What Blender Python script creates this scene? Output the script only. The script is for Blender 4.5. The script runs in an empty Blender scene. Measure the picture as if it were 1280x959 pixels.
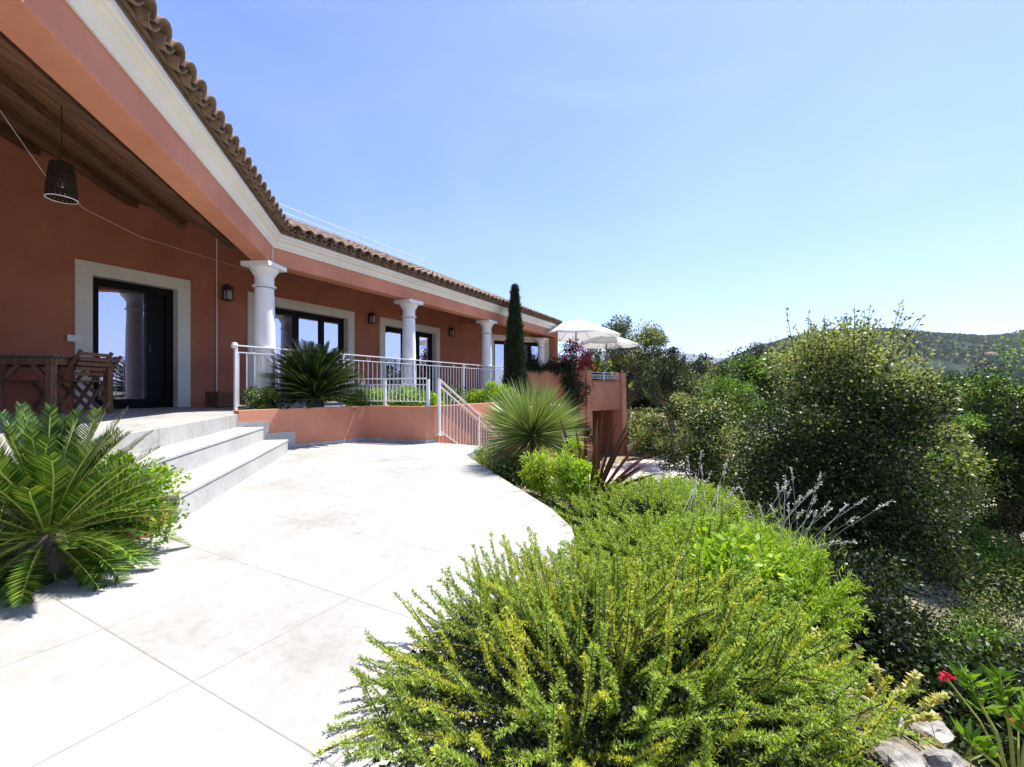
import bpy, math, random
import numpy as np
from mathutils import Vector, noise as mnoise
random.seed(4); RS = np.random.RandomState(7)
sc = bpy.context.scene; COL = sc.collection
R = math.radians
F = 545.0; CX = 640.0; HY = 484.0; CH = 0.9        # focal (px of a 1280 wide frame), horizon row, eye height

# ---------------------------------------------------------------- frames
angB, angA = R(28.3), R(-15.6)
bx, by = math.sin(angB), math.cos(angB)             # along the long wing
nx, ny = by, -bx                                    # its outward normal
ax_, ay_ = math.sin(angA), math.cos(angA)           # along the porch eave and the steps
mx, my = ay_, -ax_
def NB(n, s): return (n*nx + s*bx, n*ny + s*by)
def MA(m, a): return (m*mx + a*ax_, m*my + a*ay_)
def at(x, y, Y): return Vector(((x-CX)/F*Y, Y, CH + (HY-y)/F*Y))
def on_n(x, n):                                     # where the sight line of column x meets the line n
    k = (x-CX)/F; Y = n/(nx*k + ny); return (k*Y, Y)
def s_of(x, n): p = on_n(x, n); return p[0]*bx + p[1]*by

# ---------------------------------------------------------------- materials
def new_mat(name):
    m = bpy.data.materials.new(name); m.use_nodes = True
    nt = m.node_tree; b = nt.nodes['Principled BSDF']; return m, nt, b
def nd(nt, t, **k):
    n = nt.nodes.new(t)
    for a, v in k.items(): setattr(n, a, v)
    return n
def ramp(nt, stops):
    r = nd(nt, 'ShaderNodeValToRGB'); e = r.color_ramp.elements
    while len(e) < len(stops): e.new(0.5)
    for i, (p, c) in enumerate(stops): e[i].position = p; e[i].color = (*c, 1)
    return r
def noisy(name, c1, c2, scale=4, rough=.85, bump=.15, bscale=60, bdist=.01, spec=.3, detail=6, c3=None, lo=.35, hi=.65):
    m, nt, b = new_mat(name)
    tc = nd(nt, 'ShaderNodeTexCoord')
    n = nd(nt, 'ShaderNodeTexNoise'); n.inputs['Scale'].default_value = scale; n.inputs['Detail'].default_value = detail
    n.inputs['Roughness'].default_value = .65
    nt.links.new(tc.outputs['Object'], n.inputs['Vector'])
    st = [(lo, c1), (hi, c2)] if c3 is None else [(lo, c1), ((lo+hi)/2, c2), (hi, c3)]
    r = ramp(nt, st); nt.links.new(n.outputs['Fac'], r.inputs['Fac']); nt.links.new(r.outputs['Color'], b.inputs['Base Color'])
    b.inputs['Roughness'].default_value = rough; b.inputs['Specular IOR Level'].default_value = spec
    if bump:
        n2 = nd(nt, 'ShaderNodeTexNoise'); n2.inputs['Scale'].default_value = bscale; n2.inputs['Detail'].default_value = 4
        nt.links.new(tc.outputs['Object'], n2.inputs['Vector'])
        bp = nd(nt, 'ShaderNodeBump'); bp.inputs['Strength'].default_value = bump; bp.inputs['Distance'].default_value = bdist
        nt.links.new(n2.outputs['Fac'], bp.inputs['Height']); nt.links.new(bp.outputs['Normal'], b.inputs['Normal'])
    return m
def leafmat(name, cols, trans=.3, rough=.5, spec=.35):
    m, nt, b = new_mat(name)
    g = nd(nt, 'ShaderNodeNewGeometry')
    st = [(i/(len(cols)-1), c) for i, c in enumerate(cols)]
    r = ramp(nt, st); nt.links.new(g.outputs['Random Per Island'], r.inputs['Fac'])
    nt.links.new(r.outputs['Color'], b.inputs['Base Color'])
    b.inputs['Roughness'].default_value = rough; b.inputs['Specular IOR Level'].default_value = spec
    if trans:
        t = nd(nt, 'ShaderNodeBsdfTranslucent'); mul = nd(nt, 'ShaderNodeMixRGB', blend_type='MULTIPLY'); mul.inputs[0].default_value = 1
        mul.inputs[2].default_value = (1.5, 1.45, .55, 1)
        nt.links.new(r.outputs['Color'], mul.inputs[1]); nt.links.new(mul.outputs[0], t.inputs['Color'])
        mx_ = nd(nt, 'ShaderNodeMixShader'); mx_.inputs[0].default_value = trans
        out = nt.nodes['Material Output']
        nt.links.new(b.outputs[0], mx_.inputs[1]); nt.links.new(t.outputs[0], mx_.inputs[2]); nt.links.new(mx_.outputs[0], out.inputs['Surface'])
    return m
M = {}
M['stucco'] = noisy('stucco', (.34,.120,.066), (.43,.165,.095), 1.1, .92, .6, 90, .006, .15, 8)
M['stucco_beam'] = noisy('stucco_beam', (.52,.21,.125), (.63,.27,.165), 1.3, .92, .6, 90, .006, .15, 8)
M['cream'] = noisy('cream_stone', (.78,.74,.62), (.84,.81,.70), 2, .75, .12, 50, .004, .3)
M['surround'] = noisy('window_surround_paint', (.62,.57,.47), (.70,.65,.55), 2, .8, .12, 50, .004, .3)
M['column'] = noisy('column_stone', (.78,.77,.73), (.86,.85,.82), 3, .7, .1, 40, .004, .3)
M['tile'] = noisy('clay_tile', (.085,.058,.040), (.26,.18,.12), 7, .9, .3, 70, .006, .2, 8, c3=(.14,.105,.075), lo=.3, hi=.7)
M['white_metal'] = noisy('white_painted_metal', (.72,.71,.70), (.80,.79,.78), 5, .4, 0, spec=.5)
M['dark_metal'] = noisy('black_metal', (.012,.012,.014), (.03,.03,.03), 9, .45, 0, spec=.5)
M['frame'] = noisy('dark_window_frame', (.004,.004,.004), (.007,.006,.006), 8, .55, 0, spec=.15)
M['pot'] = noisy('terracotta', (.30,.12,.06), (.42,.18,.10), 6, .85, .3, 50, .006)
M['soil'] = noisy('soil', (.05,.033,.02), (.16,.11,.07), 9, .95, .9, 30, .04, .1)
M['rock'] = noisy('rock', (.13,.12,.10), (.46,.43,.38), 6, .9, .8, 20, .03, .2)
M['bark'] = noisy('bark', (.05,.04,.03), (.16,.13,.10), 12, .95, .9, 30, .02, .1)
M['fabric'] = None
M['plaster'] = noisy('white_plaster', (.74,.72,.68), (.82,.80,.76), 3, .85, 0)

def wood(name, c1, c2, scale=(1.2, 14, 14), rough=.6, axis_rot=0):
    m, nt, b = new_mat(name)
    tc = nd(nt, 'ShaderNodeTexCoord'); mp = nd(nt, 'ShaderNodeMapping'); mp.inputs['Scale'].default_value = scale
    mp.inputs['Rotation'].default_value = (0, 0, axis_rot)
    mp.vector_type = 'TEXTURE' if False else 'POINT'
    n = nd(nt, 'ShaderNodeTexNoise'); n.inputs['Scale'].default_value = 2.2; n.inputs['Detail'].default_value = 9; n.inputs['Distortion'].default_value = .6
    r = ramp(nt, [(.32, c1), (.68, c2)])
    nt.links.new(tc.outputs['Object'], mp.inputs['Vector']); nt.links.new(mp.outputs['Vector'], n.inputs['Vector'])
    nt.links.new(n.outputs['Fac'], r.inputs['Fac']); nt.links.new(r.outputs['Color'], b.inputs['Base Color'])
    bp = nd(nt, 'ShaderNodeBump'); bp.inputs['Strength'].default_value = .4; bp.inputs['Distance'].default_value = .005
    nt.links.new(n.outputs['Fac'], bp.inputs['Height']); nt.links.new(bp.outputs['Normal'], b.inputs['Normal'])
    b.inputs['Roughness'].default_value = rough; return m
M['wood'] = wood('teak', (.09,.042,.018), (.22,.10,.042), (14, 14, 1.5))
M['wood_top'] = wood('weathered_table_wood', (.06,.045,.035), (.17,.13,.10), (1.5, 14, 14))
M['ceiling'] = wood('ceiling_boards', (.10,.040,.016), (.36,.165,.065), (14, 1.0, 10), .65)
M['rafter'] = wood('purlin_wood', (.07,.03,.013), (.20,.095,.04), (14, 1.0, 10), .65)

def glassmat():
    m, nt, b = new_mat('mirror_glass')
    b.inputs['Base Color'].default_value = (.006,.007,.008,1); b.inputs['Roughness'].default_value = .05
    g = nd(nt, 'ShaderNodeBsdfGlossy'); g.inputs['Color'].default_value = (.72,.74,.94,1); g.inputs['Roughness'].default_value = .008
    tc = nd(nt, 'ShaderNodeTexCoord'); n = nd(nt, 'ShaderNodeTexNoise'); n.inputs['Scale'].default_value = 1.4
    bp = nd(nt, 'ShaderNodeBump'); bp.inputs['Strength'].default_value = .03; bp.inputs['Distance'].default_value = .02
    nt.links.new(tc.outputs['Object'], n.inputs['Vector']); nt.links.new(n.outputs['Fac'], bp.inputs['Height']); nt.links.new(bp.outputs['Normal'], g.inputs['Normal'])
    mm = nd(nt, 'ShaderNodeMixShader'); mm.inputs[0].default_value = .70
    nt.links.new(b.outputs[0], mm.inputs[1]); nt.links.new(g.outputs[0], mm.inputs[2]); nt.links.new(mm.outputs[0], nt.nodes['Material Output'].inputs['Surface'])
    return m
M['glass'] = glassmat()
def fabricmat():
    m, nt, b = new_mat('parasol_cloth')
    b.inputs['Base Color'].default_value = (.82,.82,.80,1); b.inputs['Roughness'].default_value = .9
    t = nd(nt, 'ShaderNodeBsdfTranslucent'); t.inputs['Color'].default_value = (.85,.85,.83,1)
    mm = nd(nt, 'ShaderNodeMixShader'); mm.inputs[0].default_value = .45
    nt.links.new(b.outputs[0], mm.inputs[1]); nt.links.new(t.outputs[0], mm.inputs[2]); nt.links.new(mm.outputs[0], nt.nodes['Material Output'].inputs['Surface'])
    return m
M['fabric'] = fabricmat()
def pavemat(name, w, h, off=(0,0), c1=(.395,.385,.355), c2=(.445,.435,.40), cj=(.25,.235,.20), stain=(.27,.258,.23), mort=.003):
    m, nt, b = new_mat(name)
    tc = nd(nt, 'ShaderNodeTexCoord'); mp = nd(nt, 'ShaderNodeMapping'); mp.inputs['Location'].default_value = (off[0], off[1], 0)
    br = nd(nt, 'ShaderNodeTexBrick'); br.offset = 0; br.inputs['Scale'].default_value = 1
    br.inputs['Brick Width'].default_value = w; br.inputs['Row Height'].default_value = h
    br.inputs['Mortar Size'].default_value = mort; br.inputs['Mortar Smooth'].default_value = .2; br.inputs['Bias'].default_value = 0
    br.inputs['Color1'].default_value = (*c1, 1); br.inputs['Color2'].default_value = (*c2, 1); br.inputs['Mortar'].default_value = (*cj, 1)
    nt.links.new(tc.outputs['Object'], mp.inputs['Vector']); nt.links.new(mp.outputs['Vector'], br.inputs['Vector'])
    n = nd(nt, 'ShaderNodeTexNoise'); n.inputs['Scale'].default_value = 1.7; n.inputs['Detail'].default_value = 10; n.inputs['Roughness'].default_value = .72
    nt.links.new(tc.outputs['Object'], n.inputs['Vector'])
    r = ramp(nt, [(.45, (0,0,0)), (.72, (1,1,1))]); nt.links.new(n.outputs['Fac'], r.inputs['Fac'])
    mr = nd(nt, 'ShaderNodeMixRGB'); nt.links.new(r.outputs['Color'], mr.inputs[0]); nt.links.new(br.outputs['Color'], mr.inputs[1]); mr.inputs[2].default_value = (*stain, 1)
    n3 = nd(nt, 'ShaderNodeTexNoise'); n3.inputs['Scale'].default_value = 26; n3.inputs['Detail'].default_value = 6
    nt.links.new(tc.outputs['Object'], n3.inputs['Vector'])
    r3 = ramp(nt, [(.3, (.80,.80,.80)), (.7, (1,1,1))]); nt.links.new(n3.outputs['Fac'], r3.inputs['Fac'])
    m3 = nd(nt, 'ShaderNodeMixRGB', blend_type='MULTIPLY'); m3.inputs[0].default_value = .8
    nt.links.new(mr.outputs[0], m3.inputs[1]); nt.links.new(r3.outputs['Color'], m3.inputs[2]); nt.links.new(m3.outputs[0], b.inputs['Base Color'])
    b.inputs['Roughness'].default_value = .6; b.inputs['Specular IOR Level'].default_value = .3
    bp = nd(nt, 'ShaderNodeBump'); bp.inputs['Strength'].default_value = .5; bp.inputs['Distance'].default_value = .003; bp.invert = True
    nt.links.new(br.outputs['Fac'], bp.inputs['Height']); nt.links.new(bp.outputs['Normal'], b.inputs['Normal'])
    return m
M['paving'] = pavemat('paving_slabs', .62, .60, (1.69+6.0, -.91+6.2))
M['step'] = pavemat('step_stone', .62, 5.0, (0, 2), c1=(.44,.43,.405), c2=(.49,.48,.455), stain=(.35,.34,.32))

# ---------------------------------------------------------------- mesh helpers
def props(o, label=None, cat=None, group=None, kind=None):
    if label: o['label'] = label
    if cat: o['category'] = cat
    if group: o['group'] = group
    if kind: o['kind'] = kind
    return o
def thing(name, label, cat, loc, group=None, rz=0):
    o = bpy.data.objects.new(name, None); COL.objects.link(o); o.empty_display_size = .1
    o.location = loc; o.rotation_euler.z = rz
    return props(o, label, cat, group)
def wloc(o):
    v = Vector((0,0,0))
    while o is not None: v += o.location; o = o.parent
    return v
class MB:
    def __init__(s): s.v = []; s.f = []; s.mi = []; s.cur = 0
    def add(s, vs, fs):
        k = len(s.v); s.v += [tuple(v) for v in vs]; s.f += [tuple(i+k for i in f) for f in fs]; s.mi += [s.cur]*len(fs)
    def box(s, c, d, rz=0, bev=0):
        cx, cy, cz = c; x, y, z = d[0]/2, d[1]/2, d[2]/2; ca, sa = math.cos(rz), math.sin(rz)
        vs = [(cx+i*x*ca-j*y*sa, cy+i*x*sa+j*y*ca, cz+k*z) for k in (-1,1) for i, j in ((-1,-1),(1,-1),(1,1),(-1,1))]
        s.add(vs, [(3,2,1,0),(4,5,6,7),(0,1,5,4),(1,2,6,5),(2,3,7,6),(3,0,4,7)])
    def bar(s, p, q, w, h, up=(0,0,1)):
        p, q = Vector(p), Vector(q); d = (q-p).normalized(); u = Vector(up)
        if abs(d.dot(u)) > .95: u = Vector((0,1,0))
        sd = d.cross(u).normalized(); u = sd.cross(d)
        vs = [e + sd*i*w/2 + u*j*h/2 for e in (p, q) for i, j in ((-1,-1),(1,-1),(1,1),(-1,1))]
        s.add(vs, [(0,1,2,3),(7,6,5,4),(0,4,5,1),(1,5,6,2),(2,6,7,3),(3,7,4,0)])
    def tube(s, pts, r, seg=8, cap=True):
        pts = [Vector(p) for p in pts]; rs = r if isinstance(r, (list, tuple)) else [r]*len(pts); rings = []
        prev = None
        for i, p in enumerate(pts):
            d = (pts[min(i+1, len(pts)-1)] - pts[max(i-1, 0)]).normalized()
            if prev is None:
                u = d.orthogonal().normalized()
            else:
                u = (prev - d*prev.dot(d)).normalized()
            prev = u; w = d.cross(u)
            rings.append([p + (u*math.cos(2*math.pi*k/seg) + w*math.sin(2*math.pi*k/seg))*rs[i] for k in range(seg)])
        fs = []
        for i in range(len(pts)-1):
            for k in range(seg):
                a = i*seg+k; b2 = i*seg+(k+1) % seg; fs.append((a, b2, b2+seg, a+seg))
        if cap: fs.append(tuple(range(seg-1, -1, -1))); fs.append(tuple(range((len(pts)-1)*seg, len(pts)*seg)))
        s.add([v for g in rings for v in g], fs)
    def lathe(s, prof, c, seg=24, cap=True):
        vs = [(c[0]+r*math.cos(2*math.pi*k/seg), c[1]+r*math.sin(2*math.pi*k/seg), c[2]+z) for r, z in prof for k in range(seg)]
        fs = []
        for i in range(len(prof)-1):
            for k in range(seg):
                a = i*seg+k; b2 = i*seg+(k+1) % seg; fs.append((a, b2, b2+seg, a+seg))
        if cap: fs.append(tuple(range(seg-1, -1, -1))); fs.append(tuple(range((len(prof)-1)*seg, len(prof)*seg)))
        s.add(vs, fs)
    def prism(s, poly, z0, z1):
        a = sum(poly[i][0]*poly[(i+1) % len(poly)][1]-poly[(i+1) % len(poly)][0]*poly[i][1] for i in range(len(poly)))
        if a < 0: poly = poly[::-1]
        n = len(poly); vs = [(x, y, z0) for x, y in poly] + [(x, y, z1) for x, y in poly]
        s.add(vs, [tuple(range(n-1, -1, -1)), tuple(range(n, 2*n))] + [(i, (i+1) % n, n+(i+1) % n, n+i) for i in range(n)])
    def slab(s, pts, thick):                        # a planar polygon given a thickness upwards
        n = len(pts); vs = [tuple(p) for p in pts] + [(p[0], p[1], p[2]+thick) for p in pts]
        s.add(vs, [tuple(range(n-1, -1, -1)), tuple(range(n, 2*n))] + [(i, (i+1) % n, n+(i+1) % n, n+i) for i in range(n)])
    def sweep(s, path, prof, closed_prof=True):     # path [(x,y)], profile [(out, z)] pushed out along the mitred normal
        n = len(path); rings = []
        for i, p in enumerate(path):
            def nrm(a, b): d = Vector((b[0]-a[0], b[1]-a[1])).normalized(); return Vector((d.y, -d.x))
            if i == 0: N = nrm(path[0], path[1])
            elif i == n-1: N = nrm(path[-2], path[-1])
            else:
                n1, n2 = nrm(path[i-1], p), nrm(p, path[i+1]); N = (n1+n2); N = N/ (N.length_squared/2)
            rings += [(p[0]+N.x*o, p[1]+N.y*o, z) for o, z in prof]
        k = len(prof); fs = []
        for i in range(n-1):
            for j in range(k if closed_prof else k-1):
                a = i*k+j; b2 = i*k+(j+1) % k; fs.append((a, a+k, b2+k, b2))
        if closed_prof: fs.append(tuple(range(k))); fs.append(tuple(range(n*k-1, (n-1)*k-1, -1)))
        s.add(rings, fs)
    def build(s, name, mat, parent=None, loc=None, local=False, smooth=False, bevel=0):
        me = bpy.data.meshes.new(name); o = bpy.data.objects.new(name, me); COL.objects.link(o)
        if parent is not None: off = Vector((0,0,0)) if local else wloc(parent); o.parent = parent
        else: off = Vector(loc) if loc is not None else Vector((0,0,0)); o.location = off
        if loc is not None and parent is not None: o.location = loc; off = off + Vector(loc)
        me.from_pydata([(v[0]-off.x, v[1]-off.y, v[2]-off.z) for v in s.v], [], s.f)
        for mm in (mat if isinstance(mat, list) else [mat]): me.materials.append(mm)
        if any(s.mi): me.polygons.foreach_set('material_index', s.mi)
        me.validate()
        if smooth:
            me.polygons.foreach_set('use_smooth', [True]*len(me.polygons)); me.set_sharp_from_angle(angle=R(40))
        if bevel:
            md = o.modifiers.new('bevel', 'BEVEL'); md.width = bevel; md.segments = 2; md.limit_method = 'ANGLE'; md.angle_limit = R(40)
        me.update(); return o
def copy_tree(o, parent=None):
    c = o.copy(); COL.objects.link(c); c.parent = parent
    for ch in list(o.children): copy_tree(ch, c)
    return c

# ---------------------------------------------------------------- leaf meshes (numpy)
def unit(v): return v/np.maximum(np.linalg.norm(v, axis=1, keepdims=True), 1e-9)
def rnd_dirs(n): return unit(RS.normal(size=(n, 3)))
def leaf_mesh(name, c, d, L, W, mats, mi=None, side=None, fold=.0, parent=None, loc=None, extra=None):
    """rhombic leaves: base c, direction d, length L, half width W; extra: MB whose geometry joins with material 0.."""
    n = len(c); L = np.broadcast_to(np.asarray(L, float).reshape(-1, 1), (n, 1)); W = np.broadcast_to(np.asarray(W, float).reshape(-1, 1), (n, 1))
    if side is None: side = unit(np.cross(d, rnd_dirs(n)))
    nrm = np.cross(d, side)
    v = np.empty((n, 4, 3)); mid = c + d*L*.45
    v[:, 0] = c; v[:, 1] = mid + side*W + nrm*W*fold; v[:, 2] = c + d*L; v[:, 3] = mid - side*W + nrm*W*fold
    v = v.reshape(-1, 3)
    me = bpy.data.meshes.new(name)
    me.vertices.add(n*4); me.vertices.foreach_set('co', v.ravel())
    me.loops.add(n*4); me.loops.foreach_set('vertex_index', np.arange(n*4, dtype=np.int32))
    me.polygons.add(n); me.polygons.foreach_set('loop_start', np.arange(0, n*4, 4, dtype=np.int32))
    for mm in (mats if isinstance(mats, list) else [mats]): me.materials.append(mm)
    if mi is not None: me.polygons.foreach_set('material_index', np.asarray(mi, dtype=np.int32))
    me.update(calc_edges=True)
    o = bpy.data.objects.new(name, me); COL.objects.link(o)
    if parent is not None: o.parent = parent
    if loc is not None: o.location = loc
    return o
def blades_mesh(name, base, tip, side, w, mats, mi=None, parent=None, sag=0.0, wprof=(1, .8, 0.02)):
    """long strips of len(wprof) stations"""
    n = len(base); k = len(wprof); v = np.empty((n, k, 2, 3)); w = np.broadcast_to(np.asarray(w, float).reshape(-1, 1), (n, 1))
    for j in range(k):
        t = j/(k-1); p = base + (tip-base)*t; p = p.copy(); p[:, 2] -= sag*t*t*np.linalg.norm((tip-base)[:, :2], axis=1)
        v[:, j, 0] = p + side*w*wprof[j]; v[:, j, 1] = p - side*w*wprof[j]
    idx = np.arange(n)[:, None, None]*2*k + np.arange(k-1)[None, :, None]*2 + np.array([0, 1, 3, 2])[None, None, :]
    nf = n*(k-1)
    me = bpy.data.meshes.new(name); me.vertices.add(n*k*2); me.vertices.foreach_set('co', v.ravel())
    me.loops.add(nf*4); me.loops.foreach_set('vertex_index', idx.astype(np.int32).ravel())
    me.polygons.add(nf); me.polygons.foreach_set('loop_start', np.arange(0, nf*4, 4, dtype=np.int32))
    for mm in (mats if isinstance(mats, list) else [mats]): me.materials.append(mm)
    if mi is not None: me.polygons.foreach_set('material_index', np.repeat(np.asarray(mi, dtype=np.int32), k-1))
    me.update(calc_edges=True)
    o = bpy.data.objects.new(name, me); COL.objects.link(o); o.parent = parent
    return o

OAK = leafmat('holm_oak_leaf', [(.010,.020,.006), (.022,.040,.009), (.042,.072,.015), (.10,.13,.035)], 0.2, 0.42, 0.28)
OAK2 = leafmat('sunny_oak_leaf', [(.14,.18,.05), (.27,.31,.10), (.42,.44,.19), (.17,.25,.06)], 0.25, 0.45, 0.35)  # lit counterpart of OAK: crown-top highlights painted as leaf colour
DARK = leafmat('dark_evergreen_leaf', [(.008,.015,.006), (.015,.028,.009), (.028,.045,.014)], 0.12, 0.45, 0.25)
CYPR = leafmat('cypress_scale', [(.012,.022,.010), (.024,.042,.016), (.045,.07,.025)], 0.1, 0.6, 0.25)
GREEN = leafmat('fresh_green_leaf', [(.05,.12,.010), (.11,.23,.015), (.20,.34,.03), (.06,.13,.012)], 0.35, 0.45, 0.4)
LIME = leafmat('lime_leaf', [(.16,.30,.015), (.28,.44,.03), (.40,.50,.05)], 0.38, 0.5, 0.3)
CYC = leafmat('sago_leaflet', [(.012,.034,.005), (.03,.075,.008), (.06,.13,.012), (.22,.30,.03)], 0.15, 0.3, 0.5)
CYCD = leafmat('dark_sago_leaflet', [(.006,.016,.005), (.012,.030,.007), (.024,.05,.012)], 0.12, 0.3, 0.5)
ROSE = leafmat('rosemary_needle', [(.12,.20,.022), (.24,.36,.045), (.36,.48,.08), (.42,.50,.15)], 0.4, 0.5, 0.35)
ROSEY = leafmat('yellowing_rosemary_needle', [(.42,.46,.05), (.55,.55,.08), (.38,.46,.07)], 0.35, 0.5, 0.3)
YUC = leafmat('yucca_blade', [(.13,.20,.05), (.24,.33,.08), (.34,.40,.11), (.17,.26,.11)], 0.12, 0.35, 0.5)
FLAX = leafmat('purple_flax_blade', [(.035,.014,.012), (.07,.024,.018), (.16,.055,.035)], 0.12, 0.4, 0.4)
BOUG = leafmat('bougainvillea_bract', [(.22,.01,.05), (.38,.02,.09), (.28,.01,.06)], .3, .6, .2)
RED = leafmat('oleander_petal', [(.55,.01,.06), (.7,.02,.10)], .3, .5, .3)
CREAM = leafmat('variegated_leaf', [(.48,.44,.14), (.60,.56,.24), (.30,.32,.08)], .3, .5, .3)
PURP = leafmat('purple_succulent_leaf', [(.10,.04,.04), (.22,.10,.09), (.16,.14,.06)], .1, .4, .4)
DRY = leafmat('dry_leaf', [(.20,.15,.08), (.30,.23,.13), (.14,.10,.06)], .1, .6, .2)
GREY = leafmat('lavender_stalk', [(.45,.45,.40), (.62,.61,.56)], .1, .7, .2)

def tree(name, label, cat, loc, rx, ry, rz, zc, nclump, nleaf, leaf=(.04, .012), mats=None, trunk_r=.06, fork=.35, seed=1,
         sig=.16, group=None, shell=.55, rough=.25, mixmi=None, wisps=0, trunk_name='trunk', lean=(0,0), limbs=True, minz=None, crown='crown', hmix=.5):
    """tapered trunk, limbs to leaf clumps scattered unevenly through an ellipsoid (rx,ry,rz) centred zc above the base"""
    rs = np.random.RandomState(seed); global RS; keep = RS; RS = rs
    t = thing(name, label, cat, loc, group)
    cl = []
    while len(cl) < nclump:
        d = rs.normal(size=3); d /= np.linalg.norm(d); rad = rs.uniform(shell**2, 1)**.5 if rs.rand() < .75 else rs.uniform(.1, .8)
        nz = 1 + rough*1.6*mnoise.noise(Vector(d*1.7) + Vector((seed*3.1, 0, 0)))+rough*.8*mnoise.noise(Vector(d*4.1) + Vector((seed*1.1, 5, 0)))
        p = d*rad*nz*np.array([rx, ry, rz]); p[2] += zc; p[0] += lean[0]*p[2]; p[1] += lean[1]*p[2]
        if minz is not None and p[2] < minz: continue
        cl.append(p)
    cl = np.array(cl)
    per = rs.dirichlet(np.ones(nclump)*2.2)*nleaf
    C, D, LB = [], [], []
    sz = np.array([rx, ry, rz])/max(rx, ry, rz)
    for pi_, (p, k) in enumerate(zip(cl, per)):
        k = int(k)+4; s_ = sig*rs.uniform(.6, 1.4)
        q = rs.normal(size=(k, 3)); q = q/np.linalg.norm(q, axis=1, keepdims=True)*(rs.rand(k, 1)**.45)*s_*1.5
        q[:, 2] *= .8
        LB.append(np.full(k, pi_)); C.append(p+q); D.append(unit(q*.8/s_ + rs.normal(size=(k, 3))*.7 + np.array([0, 0, .25])))
    wsp = []
    for w in range(wisps):                        # shoots standing clear of the outline
        ph = rs.uniform(0, 2*math.pi); st = np.array([math.cos(ph)*rx*rs.uniform(0, .7), math.sin(ph)*ry*rs.uniform(0, .7), zc+rz*.84])
        dr = unit(np.array([[math.cos(ph)*.4, math.sin(ph)*.4, 1]]) + rs.normal(size=(1, 3))*.18)[0]; LL = rs.uniform(.4, .95)*rz*.42
        k = int(LL/(leaf[0]*.55)); tt = rs.rand(k, 1)
        LB.append(np.full(k, -1)); C.append(st + dr*tt*LL + rs.normal(size=(k, 3))*.008); D.append(unit(rs.normal(size=(k, 3)) + dr*.8)); wsp.append((st, st+dr*LL*.98))
    C = np.vstack(C); D = np.vstack(D); n = len(C)
    mi = None
    if mixmi:                                     # second leaf colour by whole clumps, more at the top: painted sunlight
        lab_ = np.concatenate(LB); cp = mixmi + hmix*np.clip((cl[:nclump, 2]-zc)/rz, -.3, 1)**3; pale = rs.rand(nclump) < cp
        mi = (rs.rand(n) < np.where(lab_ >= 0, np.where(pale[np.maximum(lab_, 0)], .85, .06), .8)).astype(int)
    o = leaf_mesh(crown, C, D, leaf[0]*rs.uniform(.6, 1.3, n), leaf[1]*rs.uniform(.7, 1.3, n), mats, mi, fold=.25, parent=t)
    tb = MB(); f = np.array([lean[0]*fork*zc, lean[1]*fork*zc, max(fork*zc, .05)])
    wob = rs.normal(size=(4, 3))*trunk_r*.8; wob[0] = 0
    pts = [np.array([0, 0, -.15])*(1-i/3)+f*i/3 + wob[i]*(0 if i in (0, 3) else 1) for i in range(4)]
    tb.tube(pts, [trunk_r*1.25, trunk_r, trunk_r*.9, trunk_r*.8], 8)
    if limbs:
        nl = min(9, max(4, nclump//8)); hubs = []; cn = cl[:nclump]
        for i in range(nl):
            tgt = cn[rs.randint(nclump)]*.62 + np.array([0, 0, zc])*.1; mid = (f+tgt)/2 + rs.normal(size=3)*.08*rz + np.array([0, 0, .06*rz])
            tb.tube([f-np.array([0, 0, trunk_r]), mid, tgt], [trunk_r*.62, trunk_r*.42, trunk_r*.24], 6); hubs.append(tgt)
        hubs = np.array(hubs)
        for p in cl[:nclump: max(1, nclump//160)]:
            h = hubs[np.argmin(((hubs-p)**2).sum(1))]; mid = (h+p)/2 + rs.normal(size=3)*.04*rz
            tb.tube([h, mid, p], [trunk_r*.22, trunk_r*.14, trunk_r*.05], 4, cap=False)
        for p, q_ in wsp: tb.tube([p, q_], [.0045, .0015], 4, cap=False)
    tb.build(trunk_name, M['bark'], t, local=True, smooth=True)
    RS = keep
    return t

# ================================================================ TERRAIN, SKY, HILLS
def sm(x): x = min(1, max(0, x)); return x*x*(3-2*x)
def ground_z(x, y):
    m = x*mx + y*my
    h1 = -.06 - .10*sm((m-1)/.6) - 1.64*sm((m-1.35)/2.4)
    h2 = -.06 - 1.84*sm((y-6.8)/7) if x > -8 else -.06
    h = min(h1, h2) if x > -8 else -.06
    if m < 1.0 and y < 7: h = -.06
    r = math.hypot(x, y)
    if r > 45: h -= 24*sm((r-45)/160)
    if r > 5 and m > 2.5 and r < 400: h += .12*mnoise.noise(Vector((x*.35, y*.35, 0)))
    return h
def axis(lo, hi, near0, near1, step, grow=1.16):
    xs = list(np.arange(near0, near1+step/2, step)); s = step
    while xs[-1] < hi: s *= grow; xs.append(xs[-1]+s)
    s = step
    while xs[0] > lo: s *= grow; xs.insert(0, xs[0]-s)
    return xs
gx = axis(-9000, 9000, -6, 12, .3); gy = axis(-600, 9500, -3, 20, .3)
g = MB(); g.v = [(x, y, ground_z(x, y)) for y in gy for x in gx]
W_ = len(gx); g.f = [(j*W_+i, j*W_+i+1, (j+1)*W_+i+1, (j+1)*W_+i) for j in range(len(gy)-1) for i in range(W_-1)]; g.mi = [0]*len(g.f)
M['ground'] = noisy('dry_ground', (.07,.055,.03), (.30,.25,.17), 1.1, .95, .8, 14, .04, .1, 10, c3=(.06,.08,.025), lo=.35, hi=.68)
props(g.build('ground', M['ground'], smooth=True), kind='structure')

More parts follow.
